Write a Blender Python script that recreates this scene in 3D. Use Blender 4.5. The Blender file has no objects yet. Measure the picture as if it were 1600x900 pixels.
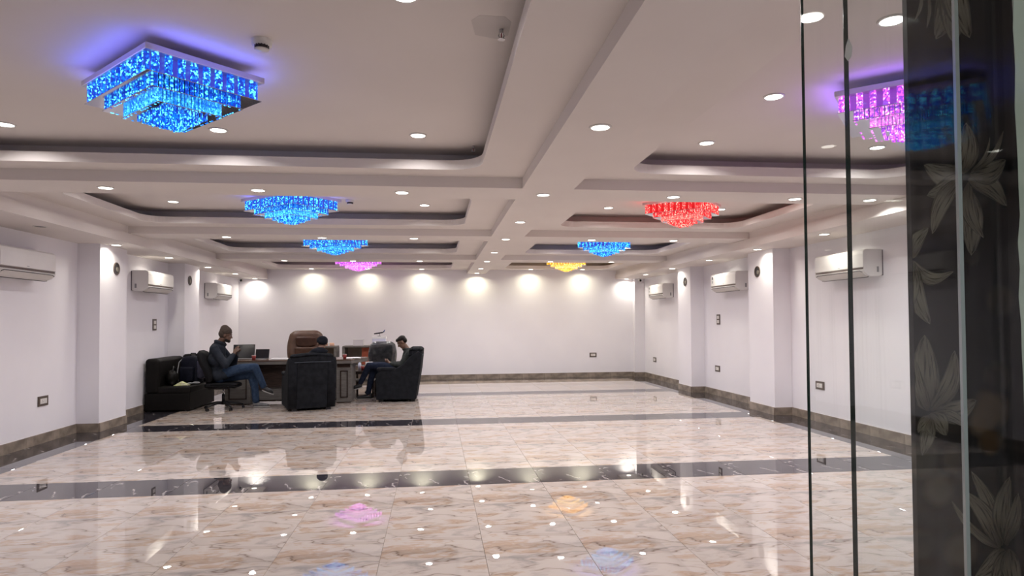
import bpy, bmesh, math, random
from mathutils import Vector, Matrix
random.seed(7)
PI = math.pi
S = bpy.context.scene
COL = S.collection

# ------------------------------------------------------------------ camera
YAW, PIT, ROLL, FPX, CY = 0.116530211, 0.0239006268, -0.0064871167, 1021.4251, 478.1708
CAMH = 1.4935
fwd = Vector((math.sin(YAW)*math.cos(PIT), math.cos(YAW)*math.cos(PIT), math.sin(PIT)))
r0 = Vector((math.cos(YAW), -math.sin(YAW), 0)); u0 = r0.cross(fwd)
rt = r0*math.cos(ROLL) + u0*math.sin(ROLL); up = -r0*math.sin(ROLL) + u0*math.cos(ROLL)
cam_d = bpy.data.cameras.new('camera'); cam = bpy.data.objects.new('camera', cam_d); COL.objects.link(cam)
cam.matrix_world = Matrix(((rt.x, up.x, -fwd.x, 0), (rt.y, up.y, -fwd.y, 0), (rt.z, up.z, -fwd.z, CAMH), (0, 0, 0, 1)))
cam_d.sensor_width = 36; cam_d.lens = FPX/1600*36; cam_d.shift_y = (CY-450)/1600; cam_d.clip_start = 0.05
S.camera = cam

# ------------------------------------------------------------------ world, exposure
W = bpy.data.worlds.new('world'); S.world = W; W.use_nodes = True
W.node_tree.nodes['Background'].inputs[0].default_value = (0.75, 0.8, 0.9, 1)
W.node_tree.nodes['Background'].inputs[1].default_value = 0.15
S.view_settings.view_transform = 'Standard'; S.view_settings.look = 'None'
S.view_settings.exposure = 0.12; S.view_settings.gamma = 1; S.view_settings.use_curve_mapping = False
LAMP_W = 11.4          # each ceiling downlight
GLOW_W = 2.5           # coloured halo light added round each chandelier

# the entrance side (behind and beside the camera): one added, unseen ceiling lamp
def area(name, loc, size, power, color, rot=(0, 0, 0), spread=PI, shape='DISK', parent=None):
    l = bpy.data.lights.new(name, 'AREA'); l.shape = shape; l.size = size; l.energy = power; l.color = color; l.spread = spread
    o = bpy.data.objects.new(name, l); COL.objects.link(o); o.location = loc; o.rotation_euler = rot
    if parent: o.parent = parent
    return o

# ------------------------------------------------------------------ materials
MATS = {}
def mat(name, color, rough=0.5, metal=0.0, spec=0.5, emit=None, estr=0, alpha=1, coat=0):
    if name in MATS: return MATS[name]
    m = bpy.data.materials.new(name); m.use_nodes = True
    b = m.node_tree.nodes['Principled BSDF']
    b.inputs['Base Color'].default_value = (*color, 1); b.inputs['Roughness'].default_value = rough
    b.inputs['Metallic'].default_value = metal; b.inputs['Specular IOR Level'].default_value = spec
    b.inputs['Coat Weight'].default_value = coat
    if emit: b.inputs['Emission Color'].default_value = (*emit, 1); b.inputs['Emission Strength'].default_value = estr
    MATS[name] = m; return m
def nodes(m): return m.node_tree.nodes, m.node_tree.links, m.node_tree.nodes['Principled BSDF']
def ramp(N, stops, interp='LINEAR'):
    r = N.new('ShaderNodeValToRGB'); r.color_ramp.interpolation = interp
    el = r.color_ramp.elements
    while len(el) > 1: el.remove(el[-1])
    el[0].position = stops[0][0]; el[0].color = (*stops[0][1], 1)
    for p, c in stops[1:]: e = el.new(p); e.color = (*c, 1)
    return r
def noisy(name, c1, c2, scale=20, rough=0.6, bump=0.0, metal=0, spec=0.5, detail=4, sx=(1, 1, 1), coords='Object', coat=0, bscale=None):
    """two-tone noise colour + fine bump"""
    if name in MATS: return MATS[name]
    m = mat(name, c1, rough, metal, spec, coat=coat); N, L, b = nodes(m)
    tc = N.new('ShaderNodeTexCoord'); mp = N.new('ShaderNodeMapping'); mp.inputs['Scale'].default_value = sx
    L.new(tc.outputs[coords], mp.inputs[0])
    n = N.new('ShaderNodeTexNoise'); n.inputs['Scale'].default_value = scale; n.inputs['Detail'].default_value = detail
    L.new(mp.outputs[0], n.inputs[0])
    r = ramp(N, [(0.35, c1), (0.65, c2)]); L.new(n.outputs[0], r.inputs[0]); L.new(r.outputs[0], b.inputs['Base Color'])
    if bump:
        n2 = N.new('ShaderNodeTexNoise'); n2.inputs['Scale'].default_value = bscale or scale*4; n2.inputs['Detail'].default_value = 3
        L.new(mp.outputs[0], n2.inputs[0])
        bp = N.new('ShaderNodeBump'); bp.inputs['Strength'].default_value = bump; bp.inputs['Distance'].default_value = 0.005
        L.new(n2.outputs[0], bp.inputs['Height']); L.new(bp.outputs[0], b.inputs['Normal'])
    return m

wall_m = noisy('wall_paint', (0.84, 0.82, 0.865), (0.81, 0.79, 0.84), 1.3, 0.55, 0.03, bscale=60)
ceil_m = noisy('ceiling_paint', (0.76, 0.705, 0.675), (0.73, 0.675, 0.645), 1.1, 0.8, 0.0)
plaster_m = noisy('rough_plaster', (0.33, 0.37, 0.32), (0.42, 0.46, 0.41), 9, 0.8, 0.6, bscale=28)  # the greenish light from outside is put into this base colour
white_m = noisy('white_plastic', (0.78, 0.76, 0.75), (0.72, 0.70, 0.69), 3, 0.3, coords='Object')
def dull(m, k=0.15):
    m.node_tree.nodes['Principled BSDF'].inputs['Specular IOR Level'].default_value = k
ivory_m = mat('ivory_plastic', (0.68, 0.65, 0.62), 0.4)
dark_m = mat('dark_slot', (0.035, 0.03, 0.035), 0.5)
brown_plate_m = mat('brown_plate', (0.10, 0.075, 0.06), 0.4)
chrome_m = mat('chrome', (0.75, 0.75, 0.78), 0.12, 1.0)
brushed_m = mat('brushed_metal', (0.55, 0.55, 0.57), 0.3, 1.0)
black_pl = mat('black_plastic', (0.012, 0.012, 0.014), 0.4)
leather_m = noisy('black_leather', (0.0045, 0.0040, 0.0040), (0.0075, 0.0065, 0.0060), 30, 0.5, 0.25, bscale=160)
suede_m = noisy('charcoal_suede', (0.0067, 0.0076, 0.0101), (0.0134, 0.0147, 0.0185), 12, 0.9, 0.3, bscale=90)
mesh_m = noisy('black_mesh_fabric', (0.0060, 0.0060, 0.0070), (0.0100, 0.0100, 0.0120), 90, 0.8, 0.3)
tan_m = noisy('brown_leather', (0.0600, 0.0281, 0.0158), (0.0750, 0.0375, 0.0225), 14, 0.42, 0.25, bscale=120)
tan_dark_m = noisy('dark_brown_leather', (0.0420, 0.0180, 0.0108), (0.0600, 0.0270, 0.0168), 14, 0.4, 0.2, bscale=120)
greywrap_m = noisy('wrapped_grey_fabric', (0.0300, 0.0330, 0.0360), (0.0600, 0.0600, 0.0660), 10, 0.12, 0.9, bscale=22, coat=0.6)
desk_grey_m = noisy('grey_oak_laminate', (0.1725, 0.1613, 0.1500), (0.1275, 0.1162, 0.1087), 6, 0.45, sx=(1, 1, 8))
desk_dark_m = noisy('dark_wenge_laminate', (0.03, 0.02, 0.017), (0.05, 0.034, 0.028), 8, 0.25, sx=(1, 6, 6))
desk_top_m = noisy('polished_wood_top', (0.09, 0.05, 0.035), (0.14, 0.085, 0.06), 6, 0.12, sx=(1, 8, 1))
skin_m = noisy('skin', (0.1054, 0.0527, 0.0341), (0.1302, 0.0682, 0.0465), 15, 0.5, 0.05)
skin2_m = noisy('skin_lighter', (0.1400, 0.0735, 0.0490), (0.1680, 0.0910, 0.0630), 15, 0.5, 0.05)
hair_m = noisy('black_hair', (0.006, 0.005, 0.005), (0.015, 0.012, 0.011), 60, 0.5, 0.6)
eye_m = mat('eye_white', (0.22, 0.20, 0.19), 0.3)
jacket_m = noisy('slate_blue_jacket', (0.0147, 0.0189, 0.0273), (0.0231, 0.0273, 0.0378), 14, 0.85, 0.4, bscale=40)
jeans_m = noisy('blue_denim', (0.0194, 0.0360, 0.0718), (0.0331, 0.0553, 0.0994), 22, 0.9, 0.3, bscale=50)
dkjeans_m = noisy('dark_denim', (0.0098, 0.0140, 0.0294), (0.0175, 0.0238, 0.0455), 22, 0.9, 0.3, bscale=50)
sweat_m = noisy('grey_green_sweater', (0.0330, 0.0372, 0.0360), (0.0510, 0.0552, 0.0540), 16, 0.9, 0.4, bscale=50)
hood_m = noisy('dark_hooded_jacket', (0.0072, 0.0084, 0.0132), (0.0132, 0.0150, 0.0216), 16, 0.9, 0.4, bscale=50)
beanie_m = noisy('brown_knit', (0.0544, 0.0397, 0.0333), (0.0832, 0.0640, 0.0544), 30, 0.95, 0.6, sx=(1, 1, 5), bscale=60)
shoe_m = noisy('black_shoe', (0.012, 0.012, 0.013), (0.02, 0.02, 0.022), 20, 0.45)
grey_shoe_m = noisy('grey_shoe', (0.10, 0.10, 0.105), (0.15, 0.15, 0.155), 20, 0.6)
sole_m = mat('shoe_sole', (0.35, 0.34, 0.33), 0.7)
navy_m = noisy('navy_nylon', (0.0050, 0.0060, 0.0130), (0.0090, 0.0105, 0.0210), 14, 0.55, 0.4, bscale=40)
purple_nylon_m = noisy('purple_grey_nylon', (0.0420, 0.0420, 0.0665), (0.0595, 0.0595, 0.0910), 14, 0.5, 0.4, bscale=40)
green_pack_m = noisy('green_yellow_packet', (0.55, 0.62, 0.22), (0.75, 0.72, 0.55), 25, 0.3, 0.6, bscale=40)
red_m = mat('red_paper_cup', (0.22, 0.02, 0.018), 0.5)
orange_m = noisy('orange_board', (0.30, 0.06, 0.025), (0.25, 0.05, 0.02), 10, 0.6)
paper_m = mat('white_paper', (0.75, 0.75, 0.76), 0.7)
blue_box_m = mat('blue_print', (0.06, 0.10, 0.30), 0.4)
acrylic_m = mat('pale_acrylic', (0.62, 0.64, 0.78), 0.15)
cloth_m = noisy('grey_cloth', (0.28, 0.29, 0.31), (0.36, 0.37, 0.39), 20, 0.9, 0.4)
edge_glass_m = mat('glass_edge', (0.012, 0.03, 0.026), 0.15)
edge_bright_m = mat('polished_glass_edge', (0.42, 0.47, 0.48), 0.18, 0.6)
lamp_m = mat('lamp_diffuser', (0.9, 0.9, 0.85), 0.5, emit=(1.0, 0.97, 0.86), estr=9)
gold_m = noisy('pale_carton', (0.52, 0.42, 0.34), (0.6, 0.5, 0.42), 10, 0.6)

for _m in (suede_m, mesh_m, jacket_m, jeans_m, dkjeans_m, sweat_m, hood_m, beanie_m, hair_m, navy_m, purple_nylon_m, desk_grey_m, desk_dark_m): dull(_m)
dull(leather_m, 0.12); dull(tan_m, 0.3); dull(tan_dark_m, 0.3); dull(black_pl, 0.3)
def marble(name, base, alt, warm, vein, dark, rough):
    m = mat(name, base, rough); N, L, b = nodes(m); b.inputs['IOR'].default_value = 1.68
    tc = N.new('ShaderNodeTexCoord'); mp = N.new('ShaderNodeMapping'); mp.inputs['Scale'].default_value = (0.75, 1.75, 1)
    mp.inputs['Rotation'].default_value = (0, 0, 0.3)
    L.new(tc.outputs['Object'], mp.inputs[0])
    w = N.new('ShaderNodeTexNoise'); w.inputs['Scale'].default_value = 2.2; w.inputs['Detail'].default_value = 3
    L.new(mp.outputs[0], w.inputs[0])
    mx = N.new('ShaderNodeVectorMath'); mx.operation = 'MULTIPLY_ADD'; mx.inputs[1].default_value = (0.9, 0.9, 0.9)
    L.new(w.outputs['Color'], mx.inputs[0]); L.new(mp.outputs[0], mx.inputs[2])
    n1 = N.new('ShaderNodeTexNoise'); n1.inputs['Scale'].default_value = 2.3; n1.inputs['Detail'].default_value = 6; n1.inputs['Roughness'].default_value = 0.6
    L.new(mx.outputs[0], n1.inputs[0])
    r1 = ramp(N, [(0.30, alt), (0.43, base), (0.53, base), (0.60, warm), (0.66, base), (0.78, alt)]); L.new(n1.outputs[0], r1.inputs[0])
    # broken facets
    v = N.new('ShaderNodeTexVoronoi'); v.feature = 'DISTANCE_TO_EDGE'; v.inputs['Scale'].default_value = 3.0
    L.new(mx.outputs[0], v.inputs['Vector'])
    rv = ramp(N, [(0.0, (1, 1, 1)), (0.03, (0.25, 0.25, 0.25)), (0.10, (0, 0, 0))]); L.new(v.outputs['Distance'], rv.inputs[0])
    n2 = N.new('ShaderNodeTexNoise'); n2.inputs['Scale'].default_value = 5; n2.inputs['Detail'].default_value = 2; L.new(mp.outputs[0], n2.inputs[0])
    r2 = ramp(N, [(0.42, (0, 0, 0)), (0.60, (1, 1, 1))]); L.new(n2.outputs[0], r2.inputs[0])
    mu = N.new('ShaderNodeMath'); mu.operation = 'MULTIPLY'; L.new(rv.outputs[0], mu.inputs[0]); L.new(r2.outputs[0], mu.inputs[1])
    mu2 = N.new('ShaderNodeMath'); mu2.operation = 'MULTIPLY'; mu2.inputs[1].default_value = dark; L.new(mu.outputs[0], mu2.inputs[0])
    v2 = N.new('ShaderNodeTexVoronoi'); v2.feature = 'F1'; v2.inputs['Scale'].default_value = 3.0; L.new(mx.outputs[0], v2.inputs['Vector'])
    mc = N.new('ShaderNodeMix'); mc.data_type = 'RGBA'; mc.blend_type = 'MULTIPLY'; mc.inputs[0].default_value = 0.45
    L.new(r1.outputs[0], mc.inputs[6])
    hs = ramp(N, [(0, (0.6, 0.55, 0.5)), (0.5, (1, 1, 1)), (1, (0.85, 0.8, 0.78))]); L.new(v2.outputs['Color'], hs.inputs[0]); L.new(hs.outputs[0], mc.inputs[7])
    mm = N.new('ShaderNodeMix'); mm.data_type = 'RGBA'; mm.inputs[7].default_value = (*vein, 1)
    L.new(mu2.outputs[0], mm.inputs[0]); L.new(mc.outputs[2], mm.inputs[6]); L.new(mm.outputs[2], b.inputs['Base Color'])
    # slightly uneven polish
    n3 = N.new('ShaderNodeTexNoise'); n3.inputs['Scale'].default_value = 3.2
    L.new(tc.outputs['Object'], n3.inputs[0]); bp = N.new('ShaderNodeBump'); bp.inputs['Strength'].default_value = 0.02; bp.inputs['Distance'].default_value = 0.02
    L.new(n3.outputs[0], bp.inputs['Height']); L.new(bp.outputs[0], b.inputs['Normal'])
    return m
cream_m = marble('cream_marble', (0.49, 0.435, 0.40), (0.29, 0.27, 0.26), (0.41, 0.30, 0.225), (0.13, 0.08, 0.055), 0.85, 0.012)
black_marble_m = mat('black_marble', (0.03, 0.03, 0.035), 0.015)
def _bm():
    N, L, b = nodes(black_marble_m); b.inputs['IOR'].default_value = 1.68
    tc = N.new('ShaderNodeTexCoord')
    w = N.new('ShaderNodeTexNoise'); w.inputs['Scale'].default_value = 3; w.inputs['Detail'].default_value = 5; L.new(tc.outputs['Object'], w.inputs[0])
    mx = N.new('ShaderNodeVectorMath'); mx.operation = 'MULTIPLY_ADD'; mx.inputs[1].default_value = (0.7, 0.7, 0.7)
    L.new(w.outputs['Color'], mx.inputs[0]); L.new(tc.outputs['Object'], mx.inputs[2])
    v = N.new('ShaderNodeTexVoronoi'); v.feature = 'DISTANCE_TO_EDGE'; v.inputs['Scale'].default_value = 2.6; L.new(mx.outputs[0], v.inputs['Vector'])
    r = ramp(N, [(0, (1, 1, 1)), (0.012, (0.7, 0.7, 0.7)), (0.03, (0, 0, 0))]); L.new(v.outputs['Distance'], r.inputs[0])
    n2 = N.new('ShaderNodeTexNoise'); n2.inputs['Scale'].default_value = 4.5; L.new(tc.outputs['Object'], n2.inputs[0])
    r2 = ramp(N, [(0.5, (0, 0, 0)), (0.62, (1, 1, 1))]); L.new(n2.outputs[0], r2.inputs[0])
    mu = N.new('ShaderNodeMath'); mu.operation = 'MULTIPLY'; L.new(r.outputs[0], mu.inputs[0]); L.new(r2.outputs[0], mu.inputs[1])
    mm = N.new('ShaderNodeMix'); mm.data_type = 'RGBA'; mm.inputs[6].default_value = (0.028, 0.026, 0.032, 1); mm.inputs[7].default_value = (0.42, 0.38, 0.38, 1)
    L.new(mu.outputs[0], mm.inputs[0]); L.new(mm.outputs[2], b.inputs['Base Color'])
_bm()
skirt_m = noisy('brown_granite', (0.19, 0.155, 0.125), (0.36, 0.30, 0.245), 5, 0.25, 0.0, detail=8)
grout_m = noisy('grout', (0.16, 0.12, 0.10), (0.2, 0.16, 0.13), 8, 0.9)

def glass_mat(name, tint, smear):
    m = bpy.data.materials.new(name); m.use_nodes = True; N, L = m.node_tree.nodes, m.node_tree.links
    N.clear(); out = N.new('ShaderNodeOutputMaterial')
    tr = N.new('ShaderNodeBsdfTransparent'); tr.inputs[0].default_value = (*tint, 1)
    gl = N.new('ShaderNodeBsdfGlossy'); gl.inputs['Roughness'].default_value = 0.0
    geo = N.new('ShaderNodeNewGeometry'); ior = N.new('ShaderNodeMix'); ior.inputs[2].default_value = 1.5; ior.inputs[3].default_value = 1/1.5
    L.new(geo.outputs['Backfacing'], ior.inputs[0]); fr = N.new('ShaderNodeFresnel'); L.new(ior.outputs[0], fr.inputs['IOR'])
    mx = N.new('ShaderNodeMixShader'); fm = N.new('ShaderNodeMath'); fm.operation = 'MULTIPLY'; fm.inputs[1].default_value = 0.42; L.new(fr.outputs[0], fm.inputs[0]); L.new(fm.outputs[0], mx.inputs[0]); L.new(tr.outputs[0], mx.inputs[1]); L.new(gl.outputs[0], mx.inputs[2])
    df = N.new('ShaderNodeBsdfDiffuse'); df.inputs[0].default_value = (0.75, 0.75, 0.8, 1)
    tc = N.new('ShaderNodeTexCoord'); mp = N.new('ShaderNodeMapping'); mp.inputs['Scale'].default_value = (1, 60, 1.6)
    L.new(tc.outputs['Object'], mp.inputs[0]); n = N.new('ShaderNodeTexNoise'); n.inputs['Scale'].default_value = 1.0; n.inputs['Detail'].default_value = 4
    L.new(mp.outputs[0], n.inputs[0]); r = ramp(N, [(0.55, (0.003,)*3), (0.78, (smear,)*3)]); L.new(n.outputs[0], r.inputs[0])
    mx2 = N.new('ShaderNodeMixShader'); L.new(r.outputs[0], mx2.inputs[0]); L.new(mx.outputs[0], mx2.inputs[1]); L.new(df.outputs[0], mx2.inputs[2])
    L.new(mx2.outputs[0], out.inputs[0]); return m
glass_m = glass_mat('clear_glass', (0.97, 0.985, 0.98), 0.05)

def crystal_mat(name, c_hi, c_mid, c_lo, strength, scale=60):  # random bright speckles in the emission paint the crystals' sparkle
    m = mat(name, c_mid, 0.05); N, L, b = nodes(m); b.inputs['Base Color'].default_value = (*[min(1, 0.25*x+0.05) for x in c_mid], 1)
    tc = N.new('ShaderNodeTexCoord'); v = N.new('ShaderNodeTexVoronoi'); v.inputs['Scale'].default_value = scale
    geo = N.new('ShaderNodeNewGeometry'); L.new(geo.outputs['Position'], v.inputs['Vector'])
    r = ramp(N, [(0.0, c_lo), (0.42, c_lo), (0.55, c_mid), (0.78, c_mid), (0.88, c_hi)], 'LINEAR'); sp = N.new('ShaderNodeSeparateColor')
    L.new(v.outputs['Color'], sp.inputs[0]); L.new(sp.outputs[0], r.inputs[0])
    L.new(r.outputs[0], b.inputs['Emission Color']); b.inputs['Emission Strength'].default_value = strength
    return m

# ------------------------------------------------------------------ mesh helpers
def new_obj(name, me, parent=None, label=None, kind=None):
    o = bpy.data.objects.new(name, me); COL.objects.link(o)
    if parent is not None: o.parent = parent
    if label: o['label'] = label
    if kind: o['kind'] = kind
    return o
def finish(name, bm, m, parent=None, smooth=False, label=None, kind=None, loc=None):
    bmesh.ops.recalc_face_normals(bm, faces=bm.faces)
    me = bpy.data.meshes.new(name); bm.to_mesh(me); bm.free()
    ms = m if isinstance(m, (list, tuple)) else [m]
    for q in ms: me.materials.append(q)
    if smooth:
        for p in me.polygons: p.use_smooth = True
    o = new_obj(name, me, parent, label, kind)
    if loc: o.location = loc
    return o
def tag(o, label, cat, group=None, kind=None):
    if label: o['label'] = label
    if cat: o['category'] = cat
    if group: o['group'] = group
    if kind: o['kind'] = kind
    return o
def empty(name, loc, rz=0, label=None, cat=None, group=None):
    o = bpy.data.objects.new(name, None); COL.objects.link(o); o.location = loc; o.rotation_euler = (0, 0, rz)
    o.empty_display_size = 0.1
    tag(o, label, cat, group); return o
def copy_tree(o, parent=None):
    c = o.copy(); COL.objects.link(c)
    if parent is not None: c.parent = parent; c.matrix_parent_inverse = o.matrix_parent_inverse.copy()
    for ch in [x for x in KIDS(o)]: copy_tree(ch, c)
    return c
def KIDS(o): return [x for x in bpy.data.objects if x.parent == o]
def box(bm, x0, x1, y0, y1, z0, z1, bev=0, seg=2, mi=0, M=None):
    r = bmesh.ops.create_cube(bm, size=1)
    vs = r['verts']
    for v in vs: v.co = Vector(((x0+x1)/2+v.co.x*(x1-x0), (y0+y1)/2+v.co.y*(y1-y0), (z0+z1)/2+v.co.z*(z1-z0)))
    fs = set(f for v in vs for f in v.link_faces)
    for f in fs: f.material_index = mi
    if bev:
        es = list(set(e for v in vs for e in v.link_edges))
        rr = bmesh.ops.bevel(bm, geom=es, offset=bev, segments=seg, affect='EDGES', profile=0.5)
        vs = list(set(v for f in rr['faces'] for v in f.verts)) if False else None
    if M is not None and vs is not None:
        for v in vs: v.co = M @ v.co
def BM(): return bmesh.new()
def boxo(name, x0, x1, y0, y1, z0, z1, m, parent=None, bev=0, seg=2, smooth=False, label=None, kind=None, deform=None, sub=0):
    bm = BM(); box(bm, x0, x1, y0, y1, z0, z1)
    if sub: bmesh.ops.subdivide_edges(bm, edges=bm.edges[:], cuts=sub, use_grid_fill=True)
    if bev:
        es = [e for e in bm.edges if e.calc_face_angle(0) > 0.5]
        bmesh.ops.bevel(bm, geom=es, offset=bev, segments=seg, affect='EDGES', profile=0.5)
    if deform:
        for v in bm.verts: v.co = Vector(deform(v.co))
    return finish(name, bm, m, parent, smooth or bev > 0.012, label, kind)
def cyl(bm, p0, p1, r0_, r1_=None, n=16, caps=True, mi=0):
    r1_ = r0_ if r1_ is None else r1_
    p0, p1 = Vector(p0), Vector(p1); d = (p1-p0); q = d.to_track_quat('Z', 'Y').to_matrix()
    a, b = [], []
    for i in range(n):
        t = 2*PI*i/n; c = q @ Vector((math.cos(t), math.sin(t), 0))
        a.append(bm.verts.new(p0+c*r0_)); b.append(bm.verts.new(p1+c*r1_))
    for i in range(n):
        f = bm.faces.new((a[i], a[(i+1) % n], b[(i+1) % n], b[i])); f.material_index = mi
    if caps:
        f = bm.faces.new(a[::-1]); f.material_index = mi; f = bm.faces.new(b); f.material_index = mi
def lathe(bm, prof, n=20, c=(0, 0, 0), mi=0):
    rings = []
    for r, z in prof:
        rings.append([bm.verts.new((c[0]+r*math.cos(2*PI*i/n), c[1]+r*math.sin(2*PI*i/n), c[2]+z)) for i in range(n)] if r > 1e-6 else [bm.verts.new((c[0], c[1], c[2]+z))])
    for A, B in zip(rings, rings[1:]):
        for i in range(n):
            j = (i+1) % n
            if len(A) == 1 and len(B) == 1: continue
            if len(A) == 1: f = bm.faces.new((A[0], B[i], B[j]))
            elif len(B) == 1: f = bm.faces.new((A[i], A[j], B[0]))
            else: f = bm.faces.new((A[i], A[j], B[j], B[i]))
            f.material_index = mi
def prism(bm, pts, axis, a, b, mi=0):
    """extrude polygon pts (2d) along axis from a to b; axis 'y': pts=(x,z); 'z': pts=(x,y); 'x': pts=(y,z)"""
    f3 = {'y': lambda p, t: (p[0], t, p[1]), 'z': lambda p, t: (p[0], p[1], t), 'x': lambda p, t: (t, p[0], p[1])}[axis]
    A = [bm.verts.new(f3(p, a)) for p in pts]; B = [bm.verts.new(f3(p, b)) for p in pts]; n = len(pts)
    fs = [bm.faces.new(A), bm.faces.new(B[::-1])]
    for i in range(n): fs.append(bm.faces.new((A[i], B[i], B[(i+1) % n], A[(i+1) % n])))
    for f in fs: f.material_index = mi
def tube(bm, pts, r, n=8, mi=0, closed=False):
    pts = [Vector(p) for p in pts]; rings = []; m = len(pts)
    for i, p in enumerate(pts):
        a = pts[(i-1) % m] if (closed or i > 0) else p; b = pts[(i+1) % m] if (closed or i < m-1) else p
        q = (b-a).to_track_quat('Z', 'Y').to_matrix(); rr = r[i] if isinstance(r, (list, tuple)) else r
        rings.append([bm.verts.new(p+q@Vector((rr*math.cos(2*PI*k/n), rr*math.sin(2*PI*k/n), 0))) for k in range(n)])
    for i in range(m if closed else m-1):
        A, B = rings[i], rings[(i+1) % m]
        for k in range(n):
            f = bm.faces.new((A[k], A[(k+1) % n], B[(k+1) % n], B[k])); f.material_index = mi
    if not closed: bm.faces.new(rings[0][::-1]); bm.faces.new(rings[-1])

def struct(name, o_or_bm, m=None, parent=None, **k):
    o = finish(name, o_or_bm, m, parent, **k)
    if parent is None: o['kind'] = 'structure'
    return o

# ------------------------------------------------------------------ room numbers (metres)
XL, XR, YF, YN = -4.937, 5.566, 17.183, 1.40
Z0, Z1, Z2, Z3 = 2.76, 2.86, 3.06, 2.62
BL, BR = 0.826, 1.323
CLX, CRX = -4.25, 4.85
CR_Y = [(6.141, 6.70), (9.648, 10.22), (13.31, 13.90)]
COF_Y = [(2.14, 6.141), (6.70, 9.648), (10.22, 13.31), (13.90, YF)]
OPEN_Y = [(2.40, 5.86), (7.08, 9.30), (10.62, 13.00), (14.35, 16.75)]
PIL_Y = [(6.10, 6.90), (9.703, 10.50), (12.80, 13.55)]
PIL_R = [(5.90, 6.60), (9.727, 10.54), (13.08, 13.79)]
PLX, PRX = -4.643, 5.275
DOOR0, DOOR1, DOORZ = -1.45, 0.985, 2.42
LY0 = -2.6      # back of the entrance lobby

# ---- walls
def wall(name, *b):
    bm = BM()
    for q in b: box(bm, *q)
    return struct(name, bm, wall_m)
wall('wall_left', (XL-0.15, XL, YN-0.2, YF+0.15, 0, 3.2))
wall('wall_right', (XR, XR+0.15, YN-0.2, YF+0.15, 0, 3.2))
wall('wall_far', (XL, XR, YF, YF+0.15, 0, 3.2), (5.297, XR, YF-0.2, YF, 0, Z3))
wall('wall_front', (XL, DOOR0, 1.25, YN, 0, 3.2), (1.24, XR, 1.40, 1.55, 0, 3.2), (DOOR0, 1.24, 1.40, 1.55, DOORZ, 3.2))
lob = wall('wall_lobby', (-2.6, -2.45, LY0, 1.25, 0, 2.9), (2.9, 3.05, LY0, 1.38, 0, 2.9), (-2.6, 3.05, LY0-0.15, LY0, 0, 2.9))
for i, (a, b) in enumerate(PIL_Y): tag(wall('trim_%d' % (i+1), (XL-0.01, PLX, a, b, 0, Z3)), 'white square wall pillar on the left wall, %s from the camera' % ['first', 'second', 'third'][i], None)
for i, (a, b) in enumerate(PIL_R): tag(wall('trim_%d' % (i+4), (PRX, XR+0.01, a, b, 0, Z3)), 'white square wall pillar on the right wall, %s from the camera' % ['first', 'second', 'third'][i], None)

# ---- ceiling: slab, beams, coffer frames with rounded coves, side soffits
bm = BM(); box(bm, XL, XR, YN, YF, Z2, Z2+0.12); ceiling = struct('ceiling', bm, ceil_m)
def cpart(name, *b, label=None):
    bm = BM()
    for q in b: box(bm, *q)
    return finish(name, bm, ceil_m, ceiling, label=label)
cpart('central_beam', (BL, BR, YN, YF, Z0, Z2))
for a, b in CR_Y: cpart('cross_beam', (CLX, BL, a, b, Z0, Z2), (BR, CRX, a, b, Z0, Z2))
cpart('entrance_beam', (CLX, BL, YN, 2.14, Z0, Z2), (BR, CRX, YN, 2.14, Z0, Z2))
cpart('side_soffit', (XL, CLX, YN, YF, Z3, Z2), (CLX-0.001, CLX+0.022, YN, YF, Z3, Z0-0.004))
cpart('side_soffit', (CRX, XR, YN, YF, Z3, Z2), (CRX-0.022, CRX+0.001, YN, YF, Z3, Z0-0.004))
def rrect(x0, x1, y0, y1, r, n=10):
    pts = []
    for cx, cy, a0 in ((x1-r, y1-r, 0), (x0+r, y1-r, 90), (x0+r, y0+r, 180), (x1-r, y0+r, 270)):
        for k in range(n+1):
            a = math.radians(a0+90*k/n); pts.append((cx+r*math.cos(a), cy+r*math.sin(a)))
    return pts
def ring_slab(bm, outer, inner, z0, z1):
    """outer, inner: same-count loops"""
    n = len(inner); V = lambda P, z: [bm.verts.new((p[0], p[1], z)) for p in P]
    o0, i0, o1, i1 = V(outer, z0), V(inner, z0), V(outer, z1), V(inner, z1)
    for k in range(n):
        j = (k+1) % n
        for A, B in ((o0, i0), (i1, o1), (i0, i1)):
            try: bm.faces.new((A[k], A[j], B[j], B[k]))
            except ValueError: pass
    return
def square_loop(x0, x1, y0, y1, inner, cx, cy):
    out = []
    for x, y in inner:
        dx, dy = x-cx, y-cy
        t = min((x1-cx)/dx if dx > 1e-9 else 1e9, (x0-cx)/dx if dx < -1e-9 else 1e9, (y1-cy)/dy if dy > 1e-9 else 1e9, (y0-cy)/dy if dy < -1e-9 else 1e9)
        out.append((cx+dx*t, cy+dy*t))
    # snap the four corners
    for c in ((x1, y1), (x0, y1), (x0, y0), (x1, y0)):
        k = min(range(len(out)), key=lambda i: (out[i][0]-c[0])**2+(out[i][1]-c[1])**2); out[k] = c
    return out
OPX = [(-3.86, 0.41), (1.76, 4.47)]
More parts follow.
